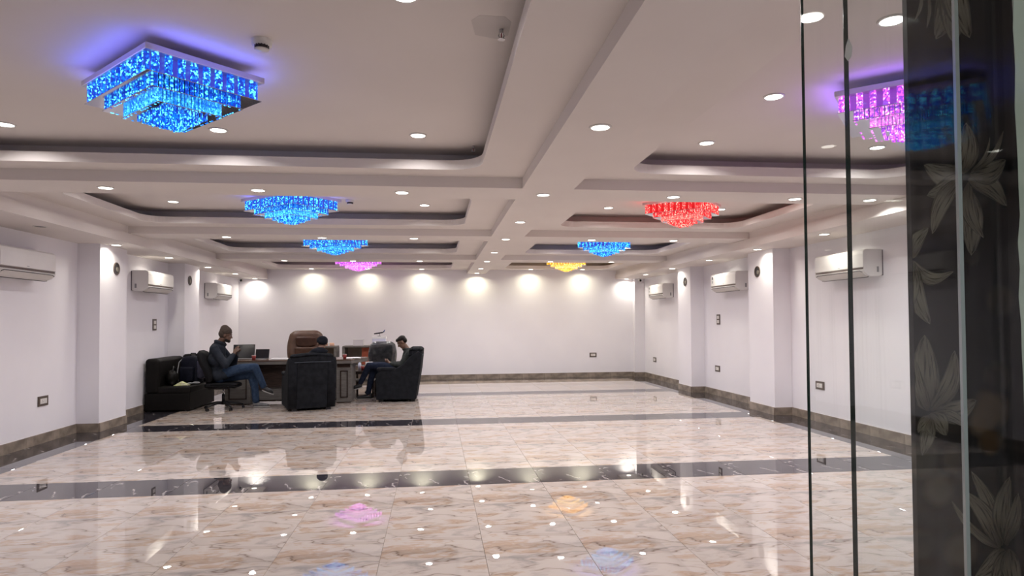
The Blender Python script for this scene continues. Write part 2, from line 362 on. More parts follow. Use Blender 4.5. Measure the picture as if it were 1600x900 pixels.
for (a, b), (oa, ob) in zip(COF_Y, OPEN_Y):
    for (x0, x1), (ox0, ox1) in zip([(CLX, BL), (BR, CRX)], OPX):
        inner = rrect(ox0, ox1, oa, ob, 0.28); cx, cy = (ox0+ox1)/2, (oa+ob)/2
        bm = BM(); ring_slab(bm, square_loop(x0, x1, a, b, inner, cx, cy), inner, Z1, 2.945)
        # cavity back wall, set back from the lip
        cav = rrect(max(x0+0.04, ox0-0.33), min(x1-0.04, ox1+0.33), max(a+0.02, oa-0.3), min(b-0.02, ob+0.27), 0.3)
        o = finish('coffer_frame', bm, ceil_m, ceiling)
        bm = BM(); A = [bm.verts.new((p[0], p[1], 2.94)) for p in cav]; B = [bm.verts.new((p[0], p[1], Z2+0.002)) for p in cav]
        for k in range(len(A)): bm.faces.new((A[k], A[(k+1) % len(A)], B[(k+1) % len(A)], B[k]))
        finish('cove_wall', bm, ceil_m, ceiling)
bm = BM(); box(bm, -2.45, 2.9, LY0, 1.38, 2.8, 2.9); lc = struct('ceiling_lobby', bm, ceil_m)

# ---- floor: recessed grout bed and every tile
bm = BM(); box(bm, XL, XR, YN-0.2, YF, -0.12, -0.003); box(bm, -2.6, 3.05, LY0, YN-0.2, -0.12, -0.003)
floor = struct('floor', bm, grout_m)
TILE = {}
def tile(name, x0, x1, y0, y1, m, label=None):
    g = 0.0012; w, l = round(x1-x0-2*g, 4), round(y1-y0-2*g, 4); key = (name, w, l)
    if key not in TILE:
        bm = BM(); box(bm, -w/2, w/2, -l/2, l/2, -0.011, 0)
        top = [e for e in bm.edges if all(v.co.z > -0.001 for v in e.verts)]
        bmesh.ops.bevel(bm, geom=top, offset=0.0012, segments=1, affect='EDGES')
        bmesh.ops.recalc_face_normals(bm, faces=bm.faces)
        me = bpy.data.meshes.new(name); bm.to_mesh(me); bm.free(); me.materials.append(m); TILE[key] = me
    o = new_obj(name, TILE[key], floor); o.location = ((x0+x1)/2, (y0+y1)/2, 0); return o
SX = [0.31+0.664*k for k in range(-7, 8)]
stripes = [(2.52, 3.13), (6.041, 6.658), (9.605, 10.182), (13.344, 13.926), (16.565, YF)]
cream_rows = [(1.40, 2.52)]
for i, y in enumerate((3.13, 6.658, 10.182, 13.926)):
    e = stripes[i+1][0]; first = y + (0.49 if i == 0 else 0.71 if i == 1 else 0.70)
    cream_rows += [(y, first), (first, first+1.21), (first+1.21, e)]
for a, b in cream_rows:
    for x0, x1 in zip(SX, SX[1:]): tile('tile', x0, x1, a, b, cream_m)
for a, b in stripes:
    for x0, x1 in zip(SX, SX[1:]): tile('dark_tile', x0, x1, a, b, black_marble_m)
y = 1.4
while y < YF-0.01:
    e = min(y+1.2, YF); e = YF if YF-e < 0.3 else e
    tile('dark_tile', XL+0.001, SX[0], y, e, black_marble_m); tile('dark_tile', SX[-1], XR-0.001, y, e, black_marble_m); y = e
for i in range(9):
    for j in range(4): tile('lobby_tile', -2.45+i*0.594, -2.45+(i+1)*0.594, LY0+j*1.0, min(LY0+(j+1)*1.0, 1.395) if j < 3 else 1.395, cream_m)

# ---- skirting of granite pieces, following pillars
def skirting(name, path):
    """path: list of (x,y); inside of room is to the left of travel"""
    z1 = 0.118; root = None; bm = BM()
    segs = list(zip(path, path[1:]))
    for (a, b) in segs:
        d = Vector((b[0]-a[0], b[1]-a[1])); L_ = d.length; d.normalize(); n = Vector((-d.y, d.x))
        p = [Vector(a), Vector(b), Vector(b)+n*0.008, Vector(a)+n*0.008]
        prism(bm, [tuple(q) for q in p], 'z', 0.001, z1)
    root = struct(name, bm, grout_m)
    for (a, b) in segs:
        d = Vector((b[0]-a[0], b[1]-a[1])); L_ = d.length; d.normalize(); n = Vector((-d.y, d.x)); k = max(1, round(L_/0.6))
        for i in range(k):
            s0 = Vector(a)+d*(L_*i/k+0.0015); s1 = Vector(a)+d*(L_*(i+1)/k-0.0015); c = (s0+s1)/2
            key = (name, 'sk', round((s1-s0).length, 3))
            if key not in TILE:
                h = (s1-s0).length/2; bm = BM(); box(bm, -h, h, 0, 0.018, 0.0, z1+0.004)
                bmesh.ops.recalc_face_normals(bm, faces=bm.faces); me = bpy.data.meshes.new('tile'); bm.to_mesh(me); bm.free(); me.materials.append(skirt_m); TILE[key] = me
            o = new_obj('tile', TILE[key], root); o.location = (c.x, c.y, 0.001); o.rotation_euler = (0, 0, math.atan2(d.y, d.x))
def wallpath(xw, xp, pil, y0, y1):
    p = [(xw, y0)]
    for a, b in pil: p += [(xw, a), (xp, a), (xp, b), (xw, b)]
    return p+[(xw, y1)]
skirting('baseboard_right', wallpath(XR, PRX, PIL_R, 1.4, YF-0.2)+[(5.297, YF-0.2), (5.297, YF)])
skirting('baseboard_far', [(5.297-0.018, YF), (XL+0.018, YF)])
skirting('baseboard_left', wallpath(XL, PLX, PIL_Y, 1.4, YF)[::-1])

# ------------------------------------------------------------------ downlights
ORD = ['first', 'second', 'third', 'fourth', 'fifth', 'sixth', 'seventh', 'eighth', 'ninth', 'tenth']
WHITE = (1.0, 0.955, 0.95)
bm = BM(); lathe(bm, [(0.058, -0.001), (0.060, -0.008), (0.070, -0.006), (0.073, 0.0), (0.058, 0.0)], 24); ring_me = finish('rim', bm, white_m, None, smooth=True)
bm = BM(); lathe(bm, [(0.0, -0.009), (0.03, -0.0085), (0.058, -0.006), (0.058, 0.0)], 24); disc_me = finish('diffuser', bm, lamp_m, None, smooth=True)
RM, DM = ring_me.data, disc_me.data
bpy.data.objects.remove(ring_me); bpy.data.objects.remove(disc_me)
LD = {}
def downlight(x, y, z, label, group, k=1.0, col=WHITE):
    e = empty('downlight', (x, y, z), 0, label, 'ceiling light', group)
    new_obj('rim', RM, e); new_obj('diffuser', DM, e)
    key = (k, col)
    if key not in LD:
        l = bpy.data.lights.new('downlight_beam', 'AREA'); l.shape = 'DISK'; l.size = 0.11; l.energy = LAMP_W*k; l.color = col; l.spread = math.radians(150); LD[key] = l
    o = bpy.data.objects.new('downlight_beam', LD[key]); COL.objects.link(o); o.parent = e; o.location = (0, 0, -0.012)
for i, y in enumerate([1.9, 4.14, 6.42, 8.22, 9.94, 11.88, 13.62, 15.5, 16.95]):
    downlight(1.073, y, Z0, 'round downlight on the central lengthwise beam, %s of nine counted from the camera' % ORD[i], 'downlights on the central beam', *((0.45, (1.0, 0.95, 0.66)) if i == 8 else ()))
for r, (y, nm) in enumerate(((6.42, 'nearest'), (9.94, 'middle'), (13.62, 'farthest'))):
    for i, x in enumerate([-3.03, -1.67, -0.32, 2.42, 3.74, 4.58]):
        if r and i == 5: continue
        downlight(x, y, Z0, 'round downlight in the %s cross beam, %s to the %s of the central beam' % (nm, ['third', 'second', 'first', 'first', 'second', 'third'][i], 'left' if i < 3 else 'right'), 'downlights in the cross beams')
for i, x in enumerate([-3.1, -1.72, -0.35, 2.48, 3.86]):
    downlight(x, 16.90, Z1, 'wall-washing downlight above the far wall, %s from the left' % ORD[i], 'downlights along the far wall', 0.45, (1.0, 0.95, 0.66))
panel = [('nearest', [3.13, 5.49], 0), ('second', [7.55, 8.78], 1), ('third', [11.1, 12.50], 2), ('last', [14.9, 16.1], 3)]
for nm, ys, ci in panel:
    for side, xs in (('left', [-3.33, -1.74, -0.14]), ('right', [2.38, 4.0])):
        for yi, y in enumerate(ys):
            for i, x in enumerate(xs):
                if abs(x+1.74) < 0.01 and ci > 0: continue
                downlight(x, y, Z2, 'round downlight in the %s %s ceiling recess, %s row, %s from the left' % (nm, side, ['near', 'far'][yi], ORD[i]), 'downlights in the recessed panels', 0.5)
downlight(2.36, 4.30, Z2, 'round downlight in the nearest right ceiling recess, middle of its left edge', 'downlights in the recessed panels', 0.5)
for side, x in (('left', -4.50), ('right', 5.09)):
    for i, y in enumerate([4.4, 6.2, 8.05, 9.85, 11.70, 13.62, 15.42, 17.02]):
        if side == 'left' and i == 2: continue      # unlit on this side
        downlight(x, y, Z3, 'round downlight under the %s wall soffit, %s of eight places from the camera' % (side, ORD[i]), 'downlights under the side soffits', 0.45, (1.0, 0.94, 0.80))
# the dead fitting on the left soffit
e = empty('downlight', (-4.50, 8.05, Z3), 0, 'unlit dark round downlight opening in the left soffit near the nearest air conditioner', 'ceiling light')
bm = BM(); lathe(bm, [(0.058, -0.001), (0.060, -0.006), (0.070, -0.004), (0.073, 0.0)], 24); finish('rim', bm, ivory_m, e)
bm = BM(); lathe(bm, [(0.0, -0.002), (0.058, -0.002)], 24); finish('opening', bm, dark_m, e)  # flat dark disc painted in for the shade inside the hole

# ------------------------------------------------------------------ chandeliers
def perim(a, b, w, gap):
    out = []
    for sx, half, other in (('x', a, b), ('y', b, a)):
        n = max(2, int((2*half)/(w+gap))); st = 2*half/n
        for k in range(n):
            t = -half+st*(k+0.5)
            for s in (-1, 1):
                out.append(((t, s*other, 0) if sx == 'x' else (s*other, t, PI/2)))
    return out
def chandelier(loc, rz, a, b, M, glow, label, first=None):
    e = empty('crystal_chandelier', loc, rz, label, 'chandelier', 'square crystal chandeliers')
    cm, cm2 = M[:2]
    boxo('mount', -0.12, 0.12, -0.10, 0.10, -0.055, 0, brushed_m, e)
    boxo('canopy_plate', -a, a, -b, b, -0.100, -0.065, chrome_plate_m, e, bev=0.003, seg=1)
    # backing box added behind the crystals, glowing to tint the gaps
    boxo('glow_backing', -a*0.86, a*0.86, -b*0.85, b*0.85, -0.206, -0.1, M[2], e)
    # outer tier: single crystals
    w, h = 0.036, 0.106
    key = ('cr', cm.name)
    if key not in TILE:
        bm = BM(); prism(bm, [(-w/2, -0.008), (-w/4, -0.015), (w/4, -0.015), (w/2, -0.008), (w/2, 0.008), (w/4, 0.015), (-w/4, 0.015), (-w/2, 0.008)], 'z', -h, 0)
        bmesh.ops.recalc_face_normals(bm, faces=bm.faces)
        me = bpy.data.meshes.new('crystal'); bm.to_mesh(me); bm.free(); me.materials.append(cm); TILE[key] = me
    for x, y, r in perim(a*0.93, b*0.92, w, 0.034):
        o = new_obj('crystal', TILE[key], e); o.location = (x, y, -0.1); o.rotation_euler = (0, 0, r)
    z = -0.1
    # lower tiers
    for s, z0, z1, ww in ((0.74, -0.212, -0.232-0.02, 0.022), (0.53, -0.25, -0.30, 0.014), (0.38, -0.30, -0.318, 0.016), (0.27, -0.30, -0.342, 0.014), (0.15, -0.30, -0.362, 0.014)):
        bm = BM()
        for x, y, r in perim(a*s, b*s, ww, 0.006):
            c, q = math.cos(r), math.sin(r)
            pts = [(x+c*px-q*py, y+q*px+c*py) for px, py in ((-ww/2, 0), (0, -0.007), (ww/2, 0), (0, 0.007))]
            hh = z1 - (0.006 if random.random() < 0.5 else 0)
            prism(bm, pts, 'z', hh, z0)
        finish('crystal_tier', bm, cm if s != 0.53 else cm2, e, kind='stuff')
        if s > 0.3: pass
    for s0, z0 in ((0.93, -0.211), (0.74, -0.256), (0.53, -0.304)):
        if s0 == 0.93:
            bm = BM(); box(bm, -a*0.97, a*0.97, -b*0.96, b*0.96, z0, z0+0.004)
        else:
            bm = BM(); box(bm, -a*s0-0.01, a*s0+0.01, -b*s0-0.01, b*s0+0.01, z0, z0+0.004)
        finish('mirror_plate', bm, mirror_m, e)
    bm = BM()
    for i in range(-3, 4):
        for j in range(-3, 4):
            if abs(i)+abs(j) > 4: continue
            x, y = i*a*0.30/3.2, j*b*0.30/3.2; L_ = 0.375-0.011*(abs(i)+abs(j))
            cyl(bm, (x, y, -0.29), (x, y, -L_), 0.006, 0.005, 5)
    finish('crystal_drops', bm, cm, e, kind='stuff')
    # area lights added to throw the coloured halo on the ceiling
    for sx, sy in ((1, 0), (-1, 0), (0, 1), (0, -1)):
        l = bpy.data.lights.new('halo_fill_light', 'AREA'); l.shape = 'RECTANGLE'; l.size = 2*(b if sx else a)*0.9; l.size_y = 0.05; l.energy = GLOW_W/4; l.color = glow
        o = bpy.data.objects.new('halo_fill_light', l); COL.objects.link(o); o.parent = e
        out = Vector((sx*0.25, sy*0.25, 1)); o.rotation_euler = (-out).to_track_quat('Z', 'Y').to_euler() if False else out.to_track_quat('-Z', 'Y').to_euler()
        z_ = -out.normalized(); x_ = Vector((-sy, sx, 0)); y_ = z_.cross(x_)
        o.rotation_euler = Matrix((x_, y_, z_)).transposed().to_euler()
        o.location = (sx*(a+0.035), sy*(b+0.035), -0.115)
    return e
chrome_plate_m = mat('satin_plate', (0.62, 0.58, 0.62), 0.3, 0.7)
mirror_m = mat('mirror_plate', (0.55, 0.55, 0.65), 0.12, 1.0)
def crystal_set(n, hi, mid, lo, back, bk):
    return (crystal_mat(n+'_crystal', hi, mid, lo, 2.4, 95), crystal_mat(n+'_crystal_fine', hi, [0.5*x+0.25*y for x, y in zip(mid, hi)], mid, 2.2, 120), mat(n+'_acrylic', back, 0.15, emit=back, estr=bk))
BLUE = crystal_set('blue', (0.12, 0.85, 1.0), (0.0, 0.09, 0.55), (0.0, 0.015, 0.22), (0.05, 0.045, 0.30), 0.9)
PINK = crystal_set('pink', (1.0, 0.5, 1.0), (0.62, 0.07, 0.50), (0.16, 0.02, 0.36), (0.20, 0.04, 0.35), 0.9)
RED = crystal_set('red', (1.0, 0.36, 0.28), (0.72, 0.028, 0.03), (0.28, 0.0, 0.005), (0.38, 0.012, 0.015), 0.9)
YEL = crystal_set('yellow', (1.0, 0.85, 0.4), (0.80, 0.36, 0.02), (0.42, 0.16, 0.0), (0.45, 0.20, 0.02), 0.9)
cb = (0.12, 0.14, 1.0)
CH = [((-1.60, 4.20, Z2), 135, 0.455, 0.345, BLUE, cb, 'large blue-lit crystal chandelier nearest the camera, upper left of the picture'),
      ((-1.73, 8.15, Z2), 140, 0.48, 0.36, BLUE, cb, 'blue-lit crystal chandelier in the second left ceiling recess'),
      ((-1.75, 11.80, Z2), 138, 0.48, 0.38, BLUE, cb, 'blue-lit crystal chandelier in the third left ceiling recess, before the pink one'),
      ((-1.78, 15.5, Z2), 135, 0.44, 0.38, PINK, (0.75, 0.2, 1.0), 'small pink-lit crystal chandelier farthest on the left near the far wall'),
      ((3.16, 4.00, Z2), 49, 0.36, 0.41, PINK, (0.30, 0.12, 1.0), 'pink-lit crystal chandelier at upper right seen through the glass panel'),
      ((3.15, 8.05, Z2), 48, 0.38, 0.38, RED, (1.0, 0.05, 0.04), 'red-lit crystal chandelier in the second right ceiling recess'),
      ((3.12, 11.85, Z2), 45, 0.39, 0.38, BLUE, cb, 'blue-lit crystal chandelier on the right between the red and yellow ones'),
      ((3.14, 15.5, Z2), 47, 0.37, 0.37, YEL, (1.0, 0.55, 0.1), 'yellow-lit crystal chandelier farthest on the right near the far wall')]
for loc, rz, a, b, M, g, lab in CH: chandelier(loc, math.radians(rz), a, b, M, g, lab)

# ------------------------------------------------------------------ small ceiling and wall fittings
def smoke(x, y, lab):
    e = empty('smoke_detector', (x, y, Z2), 0, lab, 'smoke detector', 'ceiling smoke detectors')
    bm = BM(); lathe(bm, [(0.0, -0.03), (0.052, -0.03), (0.056, 0.0)], 24); finish('base', bm, white_m, e, smooth=True)
    bm = BM()
    for k in range(14):
        a = 2*PI*k/14; cyl(bm, (0.036*math.cos(a), 0.036*math.sin(a), -0.05), (0.036*math.cos(a), 0.036*math.sin(a), -0.03), 0.003, n=6)
    cyl(bm, (0, 0, -0.048), (0, 0, -0.03), 0.03, n=20); finish('sensor_grille', bm, dark_m, e)
    bm = BM(); lathe(bm, [(0.0, -0.058), (0.032, -0.056), (0.040, -0.05), (0.0, -0.05)], 24); finish('cap', bm, white_m, e, smooth=True)
smoke(-0.95, 3.72, 'round white smoke detector right of the nearest blue chandelier')
smoke(-1.08, 8.5, 'small white smoke detector right of the second blue chandelier')
def sprinkler(x, y, lab):
    e = empty('fire_sprinkler', (x, y, Z2), 0, lab, 'sprinkler', 'pendent fire sprinklers')
    bm = BM(); cyl(bm, (0, 0, -0.022), (0, 0, 0), 0.012, n=12); finish('pipe_end', bm, brushed_m, e)
    bm = BM(); tube(bm, [(0.009, 0, -0.02), (0.015, 0, -0.035), (0.006, 0, -0.052)], 0.003, 6); tube(bm, [(-0.009, 0, -0.02), (-0.015, 0, -0.035), (-0.006, 0, -0.052)], 0.003, 6); finish('frame', bm, brushed_m, e)
    bm = BM(); cyl(bm, (0, 0, -0.05), (0, 0, -0.02), 0.003, n=8); finish('glass_bulb', bm, red_m, e)
    bm = BM(); lathe(bm, [(0, -0.055), (0.02, -0.056), (0.02, -0.053), (0, -0.052)], 16); finish('deflector', bm, brushed_m, e)
sprinkler(0.356, 3.45, 'fire sprinkler hanging by the right edge of the nearest recess')
sprinkler(0.34, 5.78, 'fire sprinkler hanging at the far right corner of the nearest recess')
bm = BM(); prism(bm, [(0.19, 3.36), (0.23, 3.30), (0.36, 3.30), (0.40, 3.36), (0.40, 3.52), (0.34, 3.57), (0.22, 3.53)], 'z', Z2-0.001, Z2+0.01)
patch_m = noisy('patched_paint', (0.62, 0.575, 0.55), (0.66, 0.62, 0.60), 4, 0.85)
finish('paint_patch', bm, patch_m, ceiling, label='darker patch of paint round the nearest sprinkler')

def socket(name, wallside, u, z, w, h, lab, n=1, vertical=False, cat='wall socket', group='brown framed wall sockets'):
    # local: plate in XZ plane facing -Y
    loc, rz = {'L': ((XL, u, z), PI/2), 'R': ((XR, u, z), -PI/2), 'F': ((u, YF, z), 0)}[wallside]
    e = empty(name, loc, rz, lab, cat, group)
    boxo('frame', -w/2, w/2, -0.012, 0, -h/2, h/2, brown_plate_m, e, bev=0.003, seg=1)
    for k in range(n):
        if vertical: zz = (k-(n-1)/2)*h*0.42; boxo('switch_panel', -w*0.30, w*0.30, -0.016, -0.011, zz-h*0.15, zz+h*0.15, ivory_m, e)
        else: boxo('switch_panel', -w*0.32, w*0.32, -0.016, -0.011, -h*0.26, h*0.26, ivory_m, e); boxo('rocker', w*0.10, w*0.26, -0.020, -0.015, -h*0.18, h*0.18, white_m, e)
    if not vertical:
        bm = BM()
        for dx, dz in ((-0.12, 0.10), (-0.18, -0.06), (-0.06, -0.06)): cyl(bm, (w*dx, -0.0172, h*dz), (w*dx, -0.0155, h*dz), 0.004, n=8)
        finish('pin_hole', bm, dark_m, e)
socket('wall_socket', 'L', 8.92, 0.53, 0.215, 0.125, 'brown framed wall socket low on the left wall before the first pillar in view')
socket('wall_socket', 'R', 8.965, 0.535, 0.215, 0.12, 'brown framed wall socket low on the right wall behind the glass')
socket('wall_socket', 'R', 12.45, 0.535, 0.215, 0.12, 'brown framed wall socket low on the right wall between the two pillars')
socket('wall_socket', 'R', 16.2, 0.50, 0.215, 0.12, 'brown framed wall socket low on the right wall near the far corner')
socket('wall_socket', 'F', 4.19, 0.59, 0.19, 0.12, 'brown framed wall socket low on the far wall at right')
socket('wall_switch', 'L', 12.21, 1.48, 0.15, 0.20, 'vertical two-part switch plate on the left wall above the sofa', 2, True, 'wall switch', 'vertical wall switch plates')
socket('wall_switch', 'R', 12.38, 1.51, 0.15, 0.20, 'vertical two-part switch plate on the right wall below the air conditioner', 2, True, 'wall switch', 'vertical wall switch plates')

def duct(x, y, z, s, lab):
    e = empty('pipe_opening', (x, y, z), 0 if s > 0 else PI, lab, 'pipe opening', 'round pipe openings in the pillars')
    bm = BM(); R = 0.092; n = 28
    for i in range(n):
        a, b = 2*PI*i/n, 2*PI*(i+1)/n
        P = lambda t, r, x_: (x_, r*math.cos(t), r*math.sin(t))
        vs = [bm.verts.new(P(a, R, 0.010)), bm.verts.new(P(b, R, 0.010)), bm.verts.new(P(b, R-0.012, 0.010)), bm.verts.new(P(a, R-0.012, 0.010))]; bm.faces.new(vs)
        vs = [bm.verts.new(P(a, R, 0.0)), bm.verts.new(P(b, R, 0.0)), bm.verts.new(P(b, R, 0.010)), bm.verts.new(P(a, R, 0.010))]; bm.faces.new(vs)
        vs = [bm.verts.new(P(a, R-0.012, 0.0)), bm.verts.new(P(b, R-0.012, 0.0)), bm.verts.new(P(b, R-0.012, 0.010)), bm.verts.new(P(a, R-0.012, 0.010))]; bm.faces.new(vs)
    finish('sleeve', bm, brown_plate_m, e)
    bm = BM(); cyl(bm, (0.0, 0, 0), (0.003, 0, 0), R-0.012, n=28); finish('shade_disc', bm, dark_m, e)  # dark disc on the solid pillar stands in for the hole's shade
    bm = BM(); cyl(bm, (0.001, 0.02, -0.01), (0.009, 0.02, -0.01), 0.035, n=18); finish('pipe_stub', bm, mat('dull_pipe', (0.22, 0.20, 0.17), 0.6), e)
duct(PLX, 10.17, 2.306, 1, 'dark round pipe opening high on the nearer left pillar')
duct(PLX, 13.05, 2.315, 1, 'dark round pipe opening high on the farther left pillar')
duct(PRX, 10.22, 2.29, -1, 'dark round pipe opening high on the nearer right pillar')
duct(PRX, 13.36, 2.315, -1, 'dark round pipe opening high on the farther right pillar')

def cctv(x, y, lab):
    e = empty('security_camera', (x, y, Z3), 0, lab, 'security camera', 'security cameras in the far corners')
    bm = BM(); lathe(bm, [(0, -0.02), (0.045, -0.02), (0.05, 0)], 20); finish('base', bm, white_m, e, smooth=True)
    bm = BM(); bmesh.ops.create_uvsphere(bm, u_segments=18, v_segments=12, radius=0.042, matrix=Matrix.Translation((0, -0.01, -0.05))); finish('dome', bm, ivory_m, e, smooth=True)
    bm = BM(); cyl(bm, (0, -0.04, -0.055), (0, -0.062, -0.06), 0.028, n=18); finish('lens', bm, black_pl, e)
cctv(-4.80, 16.95, 'small round security camera in the far left ceiling corner')
cctv(5.40, 16.85, 'small round security camera in the far right ceiling corner')

# ------------------------------------------------------------------ air conditioners (local: back on x=0, front +x, length along y)
def aircon(x, y, s, lab, sticker=False, marks=False):
    Lh, D, z0, z1 = 0.525, 0.265, 2.035, 2.375
    e = empty('air_conditioner', (x, y, 0), 0 if s > 0 else PI, lab, 'air conditioner', 'wall air conditioners')
    prof = [(0.0, z0+0.02), (0.0, z1-0.01), (0.02, z1), (D-0.04, z1), (D-0.008, z1-0.02), (D, z1-0.06), (D, z0+0.115), (D-0.012, z0+0.108), (D-0.012, z0+0.088), (D, z0+0.08), (D-0.01, z0+0.055), (D-0.05, z0+0.018), (D-0.10, z0), (0.05, z0)]
    bm = BM(); prism(bm, prof, 'y', -Lh, Lh)
    bmesh.ops.bevel(bm, geom=[q for q in bm.edges if abs(q.verts[0].co.y) > Lh-0.001 and abs(q.verts[1].co.y) > Lh-0.001 and q.verts[0].co.y*q.verts[1].co.y > 0], offset=0.006, segments=2, affect='EDGES')
    finish('casing', bm, white_m, e)
    boxo('intake_slot', D-0.013, D-0.004, -Lh+0.02, Lh-0.02, z0+0.089, z0+0.107, mat('slot_brown', (0.12, 0.09, 0.08), 0.4), e)
    # louver: curved flap with dark outline
    bm = BM(); prism(bm, [(D-0.006, z0+0.062), (D-0.0, z0+0.060), (D-0.048, z0+0.010), (D-0.100, z0-0.008), (D-0.102, z0-0.002), (D-0.052, z0+0.018)], 'y', -Lh+0.05, Lh-0.05); finish('louver', bm, ivory_m, e)
    bm = BM()
    tube(bm, [(D-0.004, -Lh+0.03, z0+0.050), (D-0.001, -Lh+0.07, z0+0.064), (D-0.001, Lh-0.07, z0+0.064), (D-0.004, Lh-0.03, z0+0.050)], 0.0045, 6)
    tube(bm, [(D-0.09, -Lh+0.03, z0-0.004), (D-0.098, -Lh+0.07, z0-0.009), (D-0.098, Lh-0.07, z0-0.009), (D-0.09, Lh-0.03, z0-0.004)], 0.0045, 6)
    finish('louver_gap', bm, dark_m, e)
    boxo('badge', D-0.001, D+0.001, -0.03*s+0.0-0.02, -0.03*s+0.02, z0+0.13, z0+0.137, mat('grey_badge', (0.25, 0.25, 0.26), 0.4), e)
    if marks:
        boxo('energy_label', D-0.001, D+0.0012, -Lh+0.05, -Lh+0.12, z0+0.15, z0+0.30, paper_m, e)
        boxo('label_print', D+0.0011, D+0.002, -Lh+0.06, -Lh+0.11, z0+0.235, z0+0.29, dark_m, e)
        boxo('label_print', D+0.0011, D+0.002, -Lh+0.065, -Lh+0.105, z0+0.165, z0+0.215, mat('grey_badge', (0.25,)*3), e)
    # warning sticker and screw on the side panel nearest the room entrance
    ys = -Lh if s > 0 else Lh
    yy = (ys-0.0015, ys) if s > 0 else (ys, ys+0.0015)
    boxo('side_sticker', 0.055, 0.085, yy[0], yy[1], z0+0.05, z0+0.12, mat('grey_badge', (0.25,)*3), e)
    boxo('back_bracket', -0.001, 0.012, -Lh-0.004, Lh+0.004, z0+0.01, z1-0.01, mat('bracket_grey', (0.12, 0.10, 0.12), 0.6), e)
    return e
aircon(XL, 8.17, 1, 'white wall air conditioner nearest on the left wall, cut by the frame edge')
aircon(XL, 11.84, 1, 'white wall air conditioner on the left wall above the sofa')
aircon(XL, 15.25, 1, 'white wall air conditioner on the left wall in the far corner')
aircon(XR, 8.10, -1, 'white wall air conditioner on the right wall seen through the glass')
aircon(XR, 11.60, -1, 'white wall air conditioner with energy label between the two right pillars', marks=True)
aircon(XR, 15.35, -1, 'white wall air conditioner on the right wall in the far corner', marks=True)
# ------------------------------------------------------------------ entrance: wallpapered panel, rough plaster jamb, glass
def W2(px, py, y):
    """picture measurement of the flat printed panel at depth y -> (x, z) on its plane"""
    d = fwd + rt*((px-800)/FPX) - up*((py-CY)/FPX); t = y/d.y
    return (d.x*t, CAMH+d.z*t)
YP = 1.385
panel_m = mat('floral_panel_ground', (0.012, 0.010, 0.011), 0.3, spec=0.15)
def _panel():
    N, L, b = nodes(panel_m); tc = N.new('ShaderNodeTexCoord'); acc = None
    for (px, py, r, c) in ((1480, 120, .05, (.06, .045, .035)), (1447, 120, .07, (.05, .037, .03)), (1530, 145, .06, (.05, .035, .025)), (1548, 640, .06, (.28, .18, .11)), (1535, 660, .045, (.30, .20, .13)),
                           (1548, 690, .04, (.2, .11, .05)), (1445, 720, .055, (.17, .14, .11)), (1488, 718, .04, (.22, .16, .12)), (1467, 765, .05, (.17, .14, .11)), (1502, 860, .055, (.20, .15, .11)),
                           (1565, 470, .05, (.07, .05, .035)), (1560, 590, .05, (.08, .06, .05)), (1518, 400, .03, (.05, .04, .035)), (1440, 850, .05, (.05, .04, .035)), (1432, 620, .04, (.05, .04, .03))):
        x, z = W2(px, py, YP)
        vm = N.new('ShaderNodeVectorMath'); vm.operation = 'DISTANCE'; vm.inputs[1].default_value = (x, YP, z); L.new(tc.outputs['Object'], vm.inputs[0])
        mr = N.new('ShaderNodeMapRange'); mr.interpolation_type = 'SMOOTHERSTEP'; mr.inputs['From Min'].default_value = r*1.05; mr.inputs['From Max'].default_value = r*0.3
        L.new(vm.outputs['Value'], mr.inputs[0])
        mx = N.new('ShaderNodeMix'); mx.data_type = 'RGBA'; mx.inputs[7].default_value = (*c, 1)
        if acc is None: mx.inputs[6].default_value = (0.012, 0.011, 0.012, 1)
        else: L.new(acc, mx.inputs[6])
        L.new(mr.outputs[0], mx.inputs[0]); acc = mx.outputs[2]
    L.new(acc, b.inputs['Base Color'])
_panel()
fp = empty('floral_wall_panel', (0, 0, 0), 0, 'black wall panel printed with grey and beige lotus flowers beside the glass', 'wall panel')
boxo('panel_board', W2(1427, 500, YP)[0], 1.75, YP, 1.3995, 0.0, 2.78, panel_m, fp)
def petal_mat():
    m = mat('petal_print', (0.2, 0.17, 0.14), 0.3); N, L, b = nodes(m)
    uv = N.new('ShaderNodeUVMap'); mp = N.new('ShaderNodeMapping'); mp.inputs['Scale'].default_value = (9, 1.6, 1); L.new(uv.outputs[0], mp.inputs[0])
    n = N.new('ShaderNodeTexNoise'); n.inputs['Scale'].default_value = 1.6; n.inputs['Detail'].default_value = 5; n.inputs['Distortion'].default_value = 0.4; L.new(mp.outputs[0], n.inputs[0])
    r = ramp(N, [(0.36, (0.06, 0.045, 0.038)), (0.46, (0.44, 0.37, 0.31)), (0.7, (0.66, 0.59, 0.51))]); L.new(n.outputs[0], r.inputs[0])
    sp = N.new('ShaderNodeSeparateXYZ'); L.new(uv.outputs[0], sp.inputs[0])
    g = ramp(N, [(0.0, (0.30, 0.26, 0.24)), (0.45, (1, 1, 1)), (1, (0.85, 0.85, 0.85))]); L.new(sp.outputs[1], g.inputs[0])
    ed = ramp(N, [(0.0, (0.25,)*3), (0.09, (1, 1, 1)), (0.91, (1, 1, 1)), (1.0, (0.25,)*3)]); L.new(sp.outputs[0], ed.inputs[0])
    m1 = N.new('ShaderNodeMix'); m1.data_type = 'RGBA'; m1.blend_type = 'MULTIPLY'; m1.inputs[0].default_value = 1; L.new(r.outputs[0], m1.inputs[6]); L.new(g.outputs[0], m1.inputs[7])
    m2 = N.new('ShaderNodeMix'); m2.data_type = 'RGBA'; m2.blend_type = 'MULTIPLY'; m2.inputs[0].default_value = 1; L.new(m1.outputs[2], m2.inputs[6]); L.new(ed.outputs[0], m2.inputs[7])
    L.new(m2.outputs[2], b.inputs['Base Color']); return m
